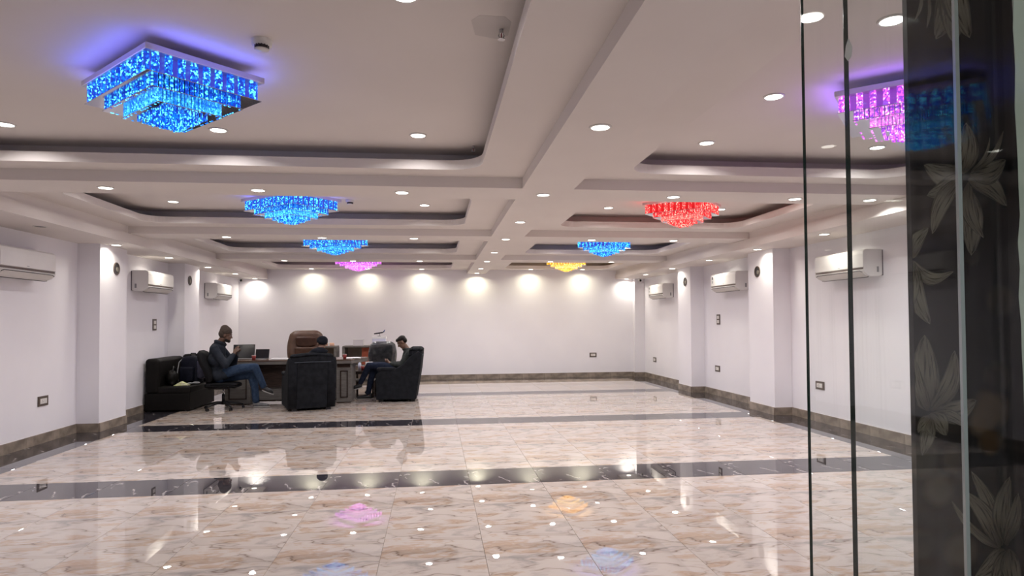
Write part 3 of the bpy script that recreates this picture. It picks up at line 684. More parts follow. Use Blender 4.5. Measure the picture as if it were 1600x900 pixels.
pet_m = petal_mat()
# printed petals: base point, tip point, half width (picture px at the panel), sideways bow
PET = [[(1487, -45, 1462, 62, 22, 8), (1487, -45, 1490, 68, 24, 0), (1487, -45, 1515, 60, 22, -8), (1440, -10, 1429, 32, 3, 3), (1450, -10, 1447, 45, 3, 3)],
       [(1500, 268, 1443, 258, 17, 10), (1500, 274, 1448, 306, 14, 6), (1498, 280, 1456, 366, 13, -8), (1510, 295, 1517, 400, 19, 4), (1512, 285, 1536, 372, 12, -12),
        (1512, 280, 1572, 322, 16, 10), (1515, 275, 1570, 250, 16, -8), (1503, 272, 1508, 192, 17, -6), (1520, 268, 1566, 205, 5, -9), (1515, 268, 1545, 215, 3, -8)],
       [(1424, 408, 1490, 424, 10, -18), (1424, 404, 1450, 356, 11, 6), (1426, 412, 1453, 507, 16, -10), (1424, 415, 1424, 480, 12, 0)],
       [(1450, 642, 1444, 523, 22, 2), (1450, 642, 1428, 560, 14, 8), (1455, 642, 1491, 547, 15, -12), (1462, 645, 1525, 625, 17, -8), (1458, 646, 1512, 668, 9, 6), (1452, 646, 1478, 680, 14, 4),
        (1450, 648, 1440, 712, 12, 3), (1452, 650, 1433, 676, 10, 0), (1455, 652, 1463, 684, 4, -12)],
       [(1566, 852, 1517, 736, 12, -6), (1562, 856, 1506, 768, 14, -8), (1556, 852, 1486, 782, 6, 8), (1573, 852, 1577, 744, 16, 10), (1570, 850, 1590, 770, 12, -4), (1568, 858, 1522, 905, 20, 10),
        (1572, 860, 1550, 930, 18, 4), (1574, 858, 1590, 925, 16, -4), (1560, 856, 1506, 812, 4, 6)]]
XB = W2(1427, 500, YP)[0]+0.0005
for fi, fl in enumerate(PET):
    bm = BM(); uvl = bm.loops.layers.uv.new('uv')
    for k, (bx, by, tx, ty, hw, bow) in enumerate(fl):
        A = Vector(W2(bx, by, YP)); B = Vector(W2(tx, ty, YP)); sc = (Vector(W2(1500, 500, YP))-Vector(W2(1501, 500, YP))).length
        d = B-A; n = Vector((-d.y, d.x)).normalized(); yy = YP-0.0006-0.0003*k; rows = []
        for i in range(13):
            t = i/12; w = hw*sc*(math.sin(PI*min(1, t**0.8)*0.97+0.06)**0.75 if t < 1 else 0.0)*(1.0); c = A+d*t+n*(bow*sc*math.sin(PI*t))
            rows.append([(c-n*w, 0.0), (c, 0.5), (c+n*w, 1.0), t])
        for a, b in zip(rows, rows[1:]):
            for j in (0, 1):
                P = [a[j], a[j+1], b[j+1], b[j]]; tt = [a[3], a[3], b[3], b[3]]
                vs = [bm.verts.new((max(p[0].x, XB), yy, p[0].y)) for p in P]
                f = bm.faces.new(vs)
                for l, p, t in zip(f.loops, P, tt): l[uvl].uv = (p[1], t)
    me = bpy.data.meshes.new('printed_flower'); bm.to_mesh(me); bm.free(); me.materials.append(pet_m); new_obj('printed_flower', me, fp)
# rough plaster jamb
def rough(v):
    random.seed(int((v.z*31+v.y*7)*50)); k = 0.0022*(random.random()-0.5)
    return (v.x+k*2, v.y+k, v.z)
bm = BM(); xs = [0.965, 1.0, 1.1, 1.3, 1.6, 2.0, 2.9]; zs = [0.0+0.045*i for i in range(63)]
rnd = random.Random(3); G = [[bm.verts.new((x+(rnd.random()-0.5)*0.005*(1 if i == 0 else 0), 0.98+(rnd.random()-0.5)*0.003, z)) for z in zs] for i, x in enumerate(xs)]
Bk = [bm.verts.new((1.37, 1.384, z)) for z in zs]
for i in range(len(xs)-1):
    for j in range(len(zs)-1): bm.faces.new((G[i][j], G[i+1][j], G[i+1][j+1], G[i][j+1]))
for j in range(len(zs)-1): bm.faces.new((Bk[j], G[0][j], G[0][j+1], Bk[j+1]))
jo = struct('wall_jamb', bm, plaster_m)
# glass panes in the open doorway
def pane(name, x, y0, y1, z0, z1, th, lab, cat, near_m, near_w, far_m):
    e = empty(name, (x, y0, 0), 0, lab, cat)
    boxo('pane', 0, th, 0, y1-y0, z0, z1, glass_m, e)
    boxo('far_edge', -0.0004, th+0.0004, y1-y0, y1-y0+0.0016, z0, z1, far_m, e)
    boxo('near_edge', -0.0006, th+0.0006, -near_w, 0, z0, z1, near_m, e)
    return e
g1 = pane('glass_panel', 0.925, 0.914, 1.374, 0.0, 2.40, 0.010, 'fixed clear glass panel with dark green edge before the floral wall panel', 'glass panel', edge_glass_m, 0.001, edge_glass_m)
g2 = pane('glass_door', 0.890, 1.023, 1.487, 0.012, 2.40, 0.006, 'open clear glass door leaf in front with a bright polished near edge', 'glass door', edge_bright_m, 0.006, edge_glass_m)
bm = BM(); prism(bm, [(0.430, 2.10), (0.443, 2.125), (0.452, 2.112), (0.457, 2.09), (0.446, 2.075), (0.434, 2.08)], 'x', -0.0012, 0)
finish('torn_sticker', bm, paper_m, g1, label='torn scrap of white sticker')
boxo('floor_channel', -0.008, 0.018, 0, 0.46, 0, 0.03, brushed_m, g1); boxo('head_channel', -0.008, 0.018, 0, 0.46, 2.37, 2.42, brushed_m, g1)
boxo('bottom_fitting', -0.008, 0.014, 0.32, 0.45, 0.012, 0.10, brushed_m, g2)
# unseen lobby lamp, added to light the floral panel and jamb
e = empty('lobby_fill_lamp', (0.6, -0.9, 2.8), 0, 'added flat square lamp in the entrance ceiling, unseen behind the camera', 'ceiling light')
boxo('casing', -0.3, 0.3, -0.3, 0.3, -0.03, 0, white_m, e); area('lobby_fill_light', (0, 0, -0.035), 0.5, 27, (0.92, 1.0, 0.93), parent=e)

# ------------------------------------------------------------------ soft body helpers
def capsule(bm, p0, r0_, p1, r1_, n=12):
    p0, p1 = Vector(p0), Vector(p1); d = p1-p0
    if d.length < 1e-5: d = Vector((0, 0, 1e-4))
    q = d.to_track_quat('Z', 'Y').to_matrix(); prof = []
    for k in range(0, 6): a = PI/2*k/5; prof.append((p0-d.normalized()*r0_*math.cos(a), r0_*math.sin(a)))
    for k in range(0, 6): a = PI/2*(1-k/5); prof.append((p1+d.normalized()*r1_*math.cos(a), r1_*math.sin(a)))
    rings = []
    for c, r in prof:
        rings.append([bm.verts.new(c+q@Vector((r*math.cos(2*PI*i/n), r*math.sin(2*PI*i/n), 0))) for i in range(n)] if r > 1e-5 else [bm.verts.new(c)])
    for A, B in zip(rings, rings[1:]):
        for i in range(n):
            j = (i+1) % n
            if len(A) == 1: bm.faces.new((A[0], B[j], B[i]))
            elif len(B) == 1: bm.faces.new((A[i], A[j], B[0]))
            else: bm.faces.new((A[i], A[j], B[j], B[i]))
def ellip(bm, c, s, rot=(0, 0, 0), n=16):
    from mathutils import Euler
    M = Matrix.Translation(c) @ Euler(rot).to_matrix().to_4x4() @ Matrix.Diagonal((*s, 1))
    bmesh.ops.create_uvsphere(bm, u_segments=n, v_segments=n//2+2, radius=1, matrix=M)
def soft(name, bm, m, parent, voxel=0.012, smooth=4, label=None):
    o = finish(name, bm, m, parent, True, label)
    md = o.modifiers.new('union', 'REMESH'); md.mode = 'VOXEL'; md.voxel_size = voxel; md.use_smooth_shade = True
    if smooth: s_ = o.modifiers.new('relax', 'SMOOTH'); s_.iterations = smooth; s_.factor = 0.5
    return o
def chain(bm, pts):
    for a, b in zip(pts, pts[1:]): capsule(bm, a[0], a[1], b[0], b[1])
def hand(bm, wrist, palm_end, curl_dir, side, r=0.0085, spread=0.02, L1=0.042):
    """palm + four unequal bent fingers + thumb; curl_dir: direction fingers bend to; side: lateral vector"""
    w, p, c, s = Vector(wrist), Vector(palm_end), Vector(curl_dir).normalized(), Vector(side).normalized(); d = (p-w).normalized()
    for k in (-1.2, 0, 1.2): capsule(bm, w+s*k*0.012, 0.017, p+s*k*0.020, 0.014)
    for k, f in ((-1.5, 0.82), (-0.5, 0.97), (0.5, 1.0), (1.5, 0.88)):
        b0 = p+s*k*spread; b1 = b0+(d*0.8+c*0.5).normalized()*L1*f; b2 = b1+(d*0.2+c).normalized()*L1*0.7*f; b3 = b2+(c*0.9-d*0.4).normalized()*L1*0.5*f
        capsule(bm, b0, r*1.05, b1, r, 8); capsule(bm, b1, r, b2, r*0.92, 8); capsule(bm, b2, r*0.92, b3, r*0.8, 8)
    t0 = w+d*0.03+s*0.030; t1 = t0+(s*0.9+d*0.7).normalized()*0.035; t2 = t1+(d*0.6+c*0.8).normalized()*0.032
    capsule(bm, t0, 0.013, t1, 0.0105, 8); capsule(bm, t1, 0.0105, t2, 0.009, 8)
def head(e, bm, c, pitch, m_skin, yaw=0):
    """adds head volume to body bm; returns function mapping head-local (x fwd, y left, z up) to body space"""
    from mathutils import Euler
    R_ = Matrix.Translation(c) @ Euler((0, pitch, yaw)).to_matrix().to_4x4()
    P = lambda x, y, z: R_ @ Vector((x, y, z))
    def el(cc, s):
        bmesh.ops.create_uvsphere(bm, u_segments=18, v_segments=12, radius=1, matrix=R_ @ Matrix.Translation(cc) @ Matrix.Diagonal((*s, 1)))
    el((-0.008, 0, 0.03), (0.094, 0.077, 0.088)); el((0.03, 0, -0.035), (0.062, 0.058, 0.078)); el((0.052, 0, -0.088), (0.028, 0.032, 0.024))
    capsule(bm, P(0.088, 0, 0.012), 0.008, P(0.106, 0, -0.024), 0.012, 8)                      # nose
    capsule(bm, P(0.084, -0.03, 0.028), 0.009, P(0.084, 0.03, 0.028), 0.009, 8)                 # brow
    capsule(bm, P(0.083, -0.018, -0.052), 0.007, P(0.083, 0.018, -0.052), 0.007, 8)             # upper lip
    capsule(bm, P(0.081, -0.015, -0.063), 0.007, P(0.081, 0.015, -0.063), 0.007, 8)             # lower lip
    for s in (-1, 1):
        ell = Matrix.Translation((-0.005, s*0.078, -0.005)) @ Matrix.Diagonal((0.018, 0.009, 0.032, 1)); bmesh.ops.create_uvsphere(bm, u_segments=10, v_segments=8, radius=1, matrix=R_ @ ell)
    return P, R_
def eyes(e, P, brow_m):
    bm = BM()
    for s in (-1, 1):
        p = P(0.077, s*0.030, 0.004); bmesh.ops.create_uvsphere(bm, u_segments=10, v_segments=8, radius=0.0125, matrix=Matrix.Translation(p))
    finish('eye', bm, eye_m, e, True)
    bm = BM()
    for s in (-1, 1):
        p = P(0.0875, s*0.030, 0.002); bmesh.ops.create_uvsphere(bm, u_segments=8, v_segments=6, radius=0.0055, matrix=Matrix.Translation(p))
        capsule(bm, P(0.090, s*0.014, 0.034), 0.004, P(0.082, s*0.048, 0.032), 0.003, 6)
    finish('brow_and_iris', bm, brow_m, e, True)
def shoe(name, e, heel, toe, m, up_=(0, 0, 1)):
    h, t = Vector(heel), Vector(toe); d = (t-h).normalized(); u = Vector(up_).normalized()
    bm = BM(); capsule(bm, h+u*0.045, 0.040, h+d*0.10+u*0.040, 0.042); capsule(bm, h+d*0.10+u*0.040, 0.042, t-d*0.04+u*0.028, 0.030); capsule(bm, h+u*0.045, 0.038, h+u*0.085, 0.036)
    o = soft(name, bm, m, e, 0.010, 2)
    bm = BM(); s_ = d.cross(u); pts = []
    for k in range(16):
        a = 2*PI*k/16; ln = (t-h).length/2+0.02; pts.append(h+d*(ln-0.03+ln*math.cos(a))+s_*0.043*math.sin(a)*(1-0.12*math.cos(a)))
    A = [bm.verts.new(p-u*0.004) for p in pts]; B = [bm.verts.new(p+u*0.012) for p in pts]
    bm.faces.new(A); bm.faces.new(B[::-1])
    for k in range(16): bm.faces.new((A[k], B[k], B[(k+1) % 16], A[(k+1) % 16]))
    finish('sole', bm, sole_m, o)

# ------------------------------------------------------------------ chairs
def slab(bm, f, nu=10, nv=12, th=0.05):
    """f(u,v)->(center point, normal); closed slab"""
    F = [[None]*(nv+1) for _ in range(nu+1)]; Bk = [[None]*(nv+1) for _ in range(nu+1)]
    for i in range(nu+1):
        for j in range(nv+1):
            p, n = f(i/nu, j/nv); p, n = Vector(p), Vector(n).normalized(); u, v = i/nu*2-1, j/nv*2-1
            k = th/2*max(0.0, (1-abs(u)**6))**0.5*max(0.0, (1-abs(v)**6))**0.5+0.002
            F[i][j] = bm.verts.new(p+n*k); Bk[i][j] = bm.verts.new(p-n*k)
    for i in range(nu):
        for j in range(nv):
            bm.faces.new((F[i][j], F[i+1][j], F[i+1][j+1], F[i][j+1])); bm.faces.new((Bk[i][j], Bk[i][j+1], Bk[i+1][j+1], Bk[i+1][j]))
    for i in range(nu): bm.faces.new((F[i][0], Bk[i][0], Bk[i+1][0], F[i+1][0])); bm.faces.new((F[i][nv], F[i+1][nv], Bk[i+1][nv], Bk[i][nv]))
    for j in range(nv): bm.faces.new((F[0][j], F[0][j+1], Bk[0][j+1], Bk[0][j])); bm.faces.new((F[nu][j], Bk[nu][j], Bk[nu][j+1], F[nu][j+1]))
def star_base(e, R=0.32, m=None, rot=0.3):
    m = m or black_pl
    for k in range(5):
        a = rot+2*PI*k/5; c, s = math.cos(a), math.sin(a)
        bm = BM(); tube(bm, [(0.02*c, 0.02*s, 0.11), (0.12*c, 0.12*s, 0.115), (R*0.75*c, R*0.75*s, 0.09), (R*c, R*s, 0.068)], [0.028, 0.022, 0.017, 0.013], 8)
        o = finish('base_spoke', bm, m, e, True)
        bm = BM()
        for t in (-1, 1): cyl(bm, (R*c-s*t*0.022, R*s+c*t*0.022, 0.026), (R*c-s*t*0.008, R*s+c*t*0.008, 0.026), 0.026, n=14)
        cyl(bm, (R*c, R*s, 0.026), (R*c, R*s, 0.068), 0.008, n=8); finish('caster', bm, black_pl, o)
    bm = BM(); cyl(bm, (0, 0, 0.08), (0, 0, 0.14), 0.032, n=16); cyl(bm, (0, 0, 0.14), (0, 0, 0.26), 0.024, n=16); finish('column', bm, black_pl, e, True)
    bm = BM(); cyl(bm, (0, 0, 0.26), (0, 0, 0.36), 0.013, n=12); finish('gas_lift', bm, chrome_m, e, True)
    boxo('mechanism', -0.11, 0.09, -0.06, 0.06, 0.345, 0.385, black_pl, e, bev=0.008)
def office_chair(loc, rz, lab, fab, back_h=1.02, back_w=0.46, zs=0.46, lean=0.26, scale=1.0, arms=False, name='office_chair', frame_m=None, bz0=0.52, th=0.055):
    e = empty(name, loc, rz, lab, 'chair'); star_base(e, 0.325, frame_m)
    boxo('seat', -0.25, 0.26, -0.245, 0.245, zs-0.075, zs, fab, e, bev=0.03, seg=4, sub=4, deform=lambda v: (v.x, v.y, v.z-(0.02*max(0, (v.x-0.1)/0.16)**2)+0.0))
    def f(u, v):
        y = (u-0.5)*back_w*(0.86+0.28*math.sin(PI*min(1, v*0.75+0.12))); h = bz0+(back_h-bz0)*v
        x = -0.20-lean*v**1.15+0.035*math.sin(PI*v*1.0)*0+0.025*math.sin(PI*min(1, v*1.6))+0.10*(u-0.5)**2*1.2
        # round the corners
        cr = 1-0.20*max(0, (abs(u-0.5)*2-0.55)/0.45)**2*(1 if v > 0.5 else 0.6); h = bz0+(back_h-bz0)*((v-0.5)*cr+0.5)
        return (x, y, h), (1, 0, 0.25)
    bm = BM(); slab(bm, f, 12, 14, th); bk = finish('backrest', bm, fab, e, True)
    bm = BM(); tube(bm, [(-0.06, 0, 0.365), (-0.24, 0, 0.36), (-0.275, 0, 0.42), (-0.25, 0, 0.62)], 0.022, 8); finish('back_bracket', bm, black_pl, e, True)
    if arms:
        for s in (-1, 1):
            bm = BM(); tube(bm, [(0.16, s*0.24, 0.40), (0.17, s*0.29, 0.46), (0.18, s*0.30, 0.62), (-0.16, s*0.30, 0.64), (-0.20, s*0.29, 0.50), (-0.14, s*0.24, 0.40)], 0.014, 8); a_ = finish('armrest', bm, frame_m or black_pl, e, True)
            boxo('arm_pad', -0.16, 0.18, s*0.30-0.03, s*0.30+0.03, 0.635, 0.665, black_pl, a_, bev=0.01)
    return e
def armchair(loc, rz, lab, Wd=0.86, Dp=0.84, zt=0.97):
    e = empty('recliner_armchair', loc, rz, lab, 'armchair'); h = Dp/2; w = Wd/2; ft = 0.045
    sideprof = [(h-0.02, ft), (h-0.01, 0.50), (h-0.07, 0.575), (h-0.20, 0.605), (0.02, 0.625), (-0.12, 0.70), (-0.24, 0.84), (-0.34, zt-0.06), (-h-0.01, zt-0.02), (-h-0.075, zt-0.08), (-h-0.045, 0.6), (-h+0.045, ft)]
    for s in (-1, 1):
        bm = BM(); prism(bm, sideprof, 'y', s*w-s*0.155, s*w)
        bmesh.ops.recalc_face_normals(bm, faces=bm.faces)
        bmesh.ops.bevel(bm, geom=[q for q in bm.edges if abs(abs(q.verts[0].co.y)-abs(q.verts[1].co.y)) < 1e-6], offset=0.028, segments=3, affect='EDGES', profile=0.6)
        sp = finish('arm_side', bm, suede_m, e, True)
        m_ = sp.modifiers.new('wn', 'WEIGHTED_NORMAL')
        boxo('arm_pad', 0.02, h-0.03, s*(w-0.165), s*(w+0.008), 0.575, 0.645, suede_m, e, bev=0.03, seg=4)
    bm = BM(); prism(bm, [(-h+0.045, ft), (-h-0.045, 0.6), (-h-0.072, zt-0.06), (-h+0.05, zt-0.05), (-h+0.10, 0.45), (-h+0.14, ft)], 'y', -w+0.15, w-0.15); finish('back_panel', bm, suede_m, e)
    boxo('front_panel', h-0.10, h-0.01, -w+0.156, w-0.156, ft, 0.30, suede_m, e, bev=0.015)
    boxo('seat_cushion', -0.26, h+0.015, -w+0.158, w-0.158, 0.30, 0.45, suede_m, e, bev=0.045, seg=4)
    boxo('back_cushion', -0.30, -0.15, -w+0.158, w-0.158, 0.44, 0.86, suede_m, e, bev=0.05, seg=4, sub=3, deform=lambda v: (v.x-0.22*(v.z-0.44)+0.02, v.y, v.z))
    def hp(v):
        k = 1+0.10*abs(v.y/(w-0.05))**3
        return (v.x-0.10*(v.z-0.9), v.y, 0.945+(v.z-0.945)*k+0.012*math.cos(v.y*9))
    boxo('head_pillow', -h-0.075, -0.22, -w+0.05, w-0.05, zt-0.12, zt+0.045, suede_m, e, bev=0.055, seg=5, sub=4, deform=hp)
    bm = BM(); tube(bm, [(-h-0.074, -w+0.10, zt-0.10), (-h-0.075, 0, zt-0.095), (-h-0.074, w-0.10, zt-0.10)], 0.006, 6); finish('back_seam', bm, mat('seam_grey', (0.06, 0.07, 0.09), 0.9), e)
    for sx in (-1, 1):
        for sy in (-1, 1): boxo('foot', sx*(h-0.10)-0.04, sx*(h-0.10)+0.04, sy*(w-0.12)-0.04, sy*(w-0.12)+0.04, 0, 0.05, black_pl, e)
    return e

# ------------------------------------------------------------------ furniture group
# corner sofa module
so = empty('corner_sofa', (-4.90, 11.74, 0), 0, 'black leather corner sofa module against the left wall', 'sofa')
boxo('seat_base', 0.0, 0.735, 0.0, 1.25, 0.02, 0.31, leather_m, so, bev=0.012)
boxo('seat_cushion', 0.20, 0.745, -0.005, 1.04, 0.30, 0.425, leather_m, so, bev=0.03, seg=4)
boxo('backrest', 0.0, 0.235, -0.002, 1.26, 0.30, 0.90, leather_m, so, bev=0.06, seg=5)
boxo('backrest', 0.22, 0.745, 1.03, 1.26, 0.30, 0.93, leather_m, so, bev=0.06, seg=5)
for x in (0.06, 0.67):
    for y in (0.06, 1.18): boxo('foot', x-0.025, x+0.025, y-0.025, y+0.025, 0, 0.022, black_pl, so)
# small bag
bg = empty('small_bag', (-4.57, 12.05, 0.425), 0.15, 'small black leather handbag slumped on the sofa seat at left', 'bag')
bm = BM(); ellip(bm, (0, 0, 0.13), (0.10, 0.15, 0.13)); capsule(bm, (0.02, -0.10, 0.04), 0.04, (0.02, 0.10, 0.04), 0.04); capsule(bm, (-0.02, -0.07, 0.22), 0.04, (-0.02, 0.07, 0.22), 0.04); soft('bag_body', bm, leather_m, bg, 0.012, 3)
bm = BM(); tube(bm, [(0.03, -0.08, 0.20), (0.03, -0.07, 0.29), (0.02, 0, 0.325), (0.03, 0.07, 0.29), (0.03, 0.08, 0.20)], 0.010, 8); finish('handle', bm, black_pl, bg, True)
# packet
pk = empty('snack_packet', (-4.36, 11.93, 0.426), 0.1, 'crumpled green and yellow packet lying on the sofa seat', 'packet')
def crum(v):
    r = random.Random(int((v.x*7+v.y*13+v.z*17)*1e4)); return (v.x+(r.random()-.5)*.01, v.y+(r.random()-.5)*.01, max(0, v.z*(1-abs(v.x)/0.13)+(r.random()-.5)*.012*(v.z > .01)))
boxo('wrapper', -0.12, 0.12, -0.05, 0.05, 0, 0.07, green_pack_m, pk, sub=5, deform=crum, smooth=True)
# backpack
bp = empty('backpack', (-4.36, 12.38, 0.425), -0.15, 'big navy backpack propped on the sofa beside the office chair', 'backpack')
def bpk(v):
    t = v.z/0.5; return (v.x*(1-0.18*max(0, t-0.55)/0.45), v.y*(1-0.25*t), v.z-0.03*abs(v.x)/0.2)
boxo('pack_body', -0.20, 0.17, -0.11, 0.15, 0.0, 0.50, navy_m, bp, bev=0.07, seg=5, sub=3, deform=bpk)
boxo('front_pocket', -0.15, 0.10, -0.165, -0.08, 0.03, 0.30, navy_m, bp, bev=0.035, seg=4)
boxo('side_pocket', 0.12, 0.25, -0.10, 0.12, 0.08, 0.42, purple_nylon_m, bp, bev=0.055, seg=4)
bm = BM(); tube(bm, [(-0.19, -0.10, 0.04), (-0.215, -0.09, 0.2), (-0.20, -0.06, 0.38), (-0.13, -0.02, 0.47)], 0.008, 6); finish('piping', bm, cloth_m, bp, True)
bm = BM(); tube(bm, [(-0.06, 0.06, 0.48), (-0.04, 0.05, 0.535), (0.04, 0.05, 0.535), (0.06, 0.06, 0.48)], 0.010, 8); finish('grab_handle', bm, navy_m, bp, True)
# socks / cloth
cl = empty('folded_cloth', (-4.215, 12.17, 0.426), 0.4, 'crumpled grey cloth on the sofa edge under the backpack', 'cloth')
bm = BM(); ellip(bm, (0, 0, 0.022), (0.07, 0.045, 0.022)); ellip(bm, (-0.10, -0.02, 0.018), (0.06, 0.035, 0.018), (0, 0, 0.5)); soft('cloth', bm, cloth_m, cl, 0.008, 2)

# desk
dk = empty('office_desk', (-2.65, 12.85, 0), 0, 'grey laminate office desk with dark top edge and framed side cabinets', 'desk')
top = [(-1.20, -0.42), (1.10, -0.42), (1.33, 0.30), (1.25, 0.40), (-1.20, 0.40)]
bm = BM(); prism(bm, top, 'z', 0.795, 0.815); finish('desk_top', bm, desk_top_m, dk)
bm = BM(); prism(bm, [(x*0.995, y*0.98) for x, y in top], 'z', 0.735, 0.795); finish('top_edge_band', bm, desk_grey_m, dk)
for x0, x1, nm in ((-1.185, -0.735, 'a'), (0.81, 1.08, 'b')):
    pd = boxo('pedestal', x0, x1, -0.34, 0.34, 0.02, 0.736, desk_grey_m, dk)
    boxo('plinth', x0+0.004, x1-0.004, -0.335, 0.335, 0.0, 0.03, desk_dark_m, pd)
    bm = BM(); a, b, c, d_ = x0+0.07, x1-0.06, 0.10, 0.60
    for q in ((a, b, d_-0.018, d_), (a, b, c, c+0.018), (a, a+0.018, c, d_), (b-0.018, b, c, d_)): box(bm, q[0], q[1], -0.352, -0.339, q[2], q[3])
    finish('dark_frame', bm, desk_dark_m, pd); boxo('recess_panel', x0+0.02, x1-0.02, -0.345, -0.339, 0.66, 0.735, desk_dark_m, pd)
bm = BM(); arc = [(-0.735, 0.736), (-0.735, 0.30)]
bm2 = [(-0.735, 0.735), (-0.735, 0.26), (-0.40, 0.30), (-0.05, 0.33), (0.35, 0.33), (0.81, 0.26), (0.81, 0.735)]
prism(bm, bm2, 'y', -0.20, -0.18); finish('modesty_panel', bm, desk_dark_m, dk)
boxo('lower_panel', -0.735, 0.81, -0.15, -0.13, 0.06, 0.45, desk_grey_m, dk)
boxo('foot_rail', -0.735, 0.81, -0.12, -0.06, 0.03, 0.08, desk_dark_m, dk)
# items on the desk (top z = 0.815)
DT = 0.8155
def laptop(x, y, w, h, lean, lab, stand=False):
    e = empty('laptop', (x, y, DT), 0, lab, 'laptop', None)
    if not stand:
        boxo('base', -w/2, w/2, -0.12, 0.12, 0, 0.016, brushed_m, e, bev=0.004); boxo('keyboard', -w*0.43, w*0.43, -0.04, 0.09, 0.0155, 0.0175, black_pl, e); boxo('trackpad', -0.05, 0.05, -0.11, -0.055, 0.0155, 0.017, mat('pad_grey', (0.3, 0.3, 0.31), 0.3), e)
    bm = BM(); A = (0.12, 0.012) if not stand else (-0.02, 0.004); L_ = h; s, c = math.sin(lean), math.cos(lean)
    def P(t, o): return (A[0]+s*t*L_+c*o, A[1]+c*t*L_-s*o)
    prism(bm, [P(0, 0), P(1, 0), P(1, 0.010), P(0, 0.010)], 'x', -w/2, w/2); sc = finish('screen', bm, black_pl, e)
    bm = BM(); prism(bm, [P(0.06, -0.001), P(0.95, -0.001), P(0.95, 0.001), P(0.06, 0.001)], 'x', -w*0.47, w*0.47); finish('display', bm, mat('off_display', (0.012, 0.013, 0.018), 0.12), sc)
    if stand:
        bm = BM(); prism(bm, [P(0.7, 0.012), (P(0.7, 0.012)[0]+0.10, 0.0), (P(0.7, 0.012)[0]+0.105, 0.004), P(0.74, 0.012)], 'x', w*0.34, w*0.49); finish('stand', bm, brushed_m, e)
laptop(-3.66, 12.95, 0.40, 0.265, 0.22, 'open laptop with dark screen behind the man in the beanie')
laptop(-3.27, 12.75, 0.25, 0.185, 0.35, 'small dark tablet on a stand beside the red cup')
def cup(x, y, z, lab, grp='red paper cups'):
    e = empty('paper_cup', (x, y, z), 0, lab, 'cup', grp)
    bm = BM(); lathe(bm, [(0.0, 0.003), (0.028, 0.0), (0.038, 0.085), (0.035, 0.085), (0.026, 0.006), (0, 0.006)], 20); finish('cup_wall', bm, red_m, e, True)
    bm = BM(); lathe(bm, [(0.0345, 0.084), (0.0395, 0.087), (0.0345, 0.090)], 20); finish('rim', bm, paper_m, e, True)
cup(-3.335, 12.56, DT, 'red paper cup on the desk in front of the tablet')
cup(-1.70, 12.60, DT, 'red paper cup on the right end of the desk')
cup(-1.47, 13.52, 0.531, 'red cup standing on the low black side table')
def papers(name, x, y, w, l, h, rz, m, lab, cat='papers'):
    e = empty(name, (x, y, DT), rz, lab, cat)
    for k in range(4): boxo('sheet', -w/2+0.006*(k % 2), w/2-0.004*k*(k % 2), -l/2, l/2-0.01*(k % 2), h*k/4, h*(k+1)/4-0.0005, m, e)
papers('paper_stack', -2.92, 12.75, 0.30, 0.22, 0.018, 0.1, paper_m, 'stack of white papers on the desk left of the brown chair')
papers('paper_stack', -1.60, 12.85, 0.32, 0.30, 0.008, 0.2, paper_m, 'loose white papers on the right end of the desk')
e = empty('notebook', (-2.58, 12.85, DT), -0.1, 'closed dark notebook on the desk beside the paper stack', 'notebook'); boxo('cover', -0.12, 0.12, -0.09, 0.09, 0, 0.014, mat('notebook_grey', (0.12, 0.12, 0.16), 0.5), e); boxo('page_block', -0.117, 0.117, -0.092, 0.087, 0.002, 0.012, paper_m, e)
e = empty('mobile_phone', (-1.50, 12.62, DT), 0.5, 'black mobile phone lying on the right end of the desk', 'phone'); boxo('phone_body', -0.035, 0.035, -0.075, 0.075, 0, 0.009, black_pl, e, bev=0.003)

# low black side table with clutter
st = empty('side_table', (-1.42, 13.5, 0), 0, 'low black side table with shelves between desk and grey chair', 'table')
boxo('table_top', -0.21, 0.21, -0.25, 0.25, 0.47, 0.53, desk_dark_m, st); boxo('shelf', -0.20, 0.20, -0.23, 0.23, 0.33, 0.35, desk_grey_m, st)
for sx in (-1, 1):
    for sy in (-1, 1): boxo('leg', sx*0.18-0.02, sx*0.18+0.02, sy*0.22-0.02, sy*0.22+0.02, 0, 0.47, desk_dark_m, st)
e = empty('carton', (-1.33, 13.42, 0.531), 0.2, 'small blue and white carton on the low black side table', 'box'); boxo('carton_body', -0.07, 0.07, -0.05, 0.05, 0, 0.17, paper_m, e); boxo('blue_print', -0.06, 0.06, -0.0512, -0.049, 0.03, 0.14, blue_box_m, e)
e = empty('plastic_bottle', (-1.54, 13.62, 0.531), 0, 'small clear bottle with pale cap at the back of the side table', 'bottle')
bm = BM(); lathe(bm, [(0, 0), (0.032, 0), (0.033, 0.12), (0.014, 0.155), (0.014, 0.165), (0, 0.165)], 16); finish('bottle_body', bm, acrylic_m, e, True); bm = BM(); cyl(bm, (0, 0, 0.163), (0, 0, 0.185), 0.016, n=14); finish('cap', bm, paper_m, e)

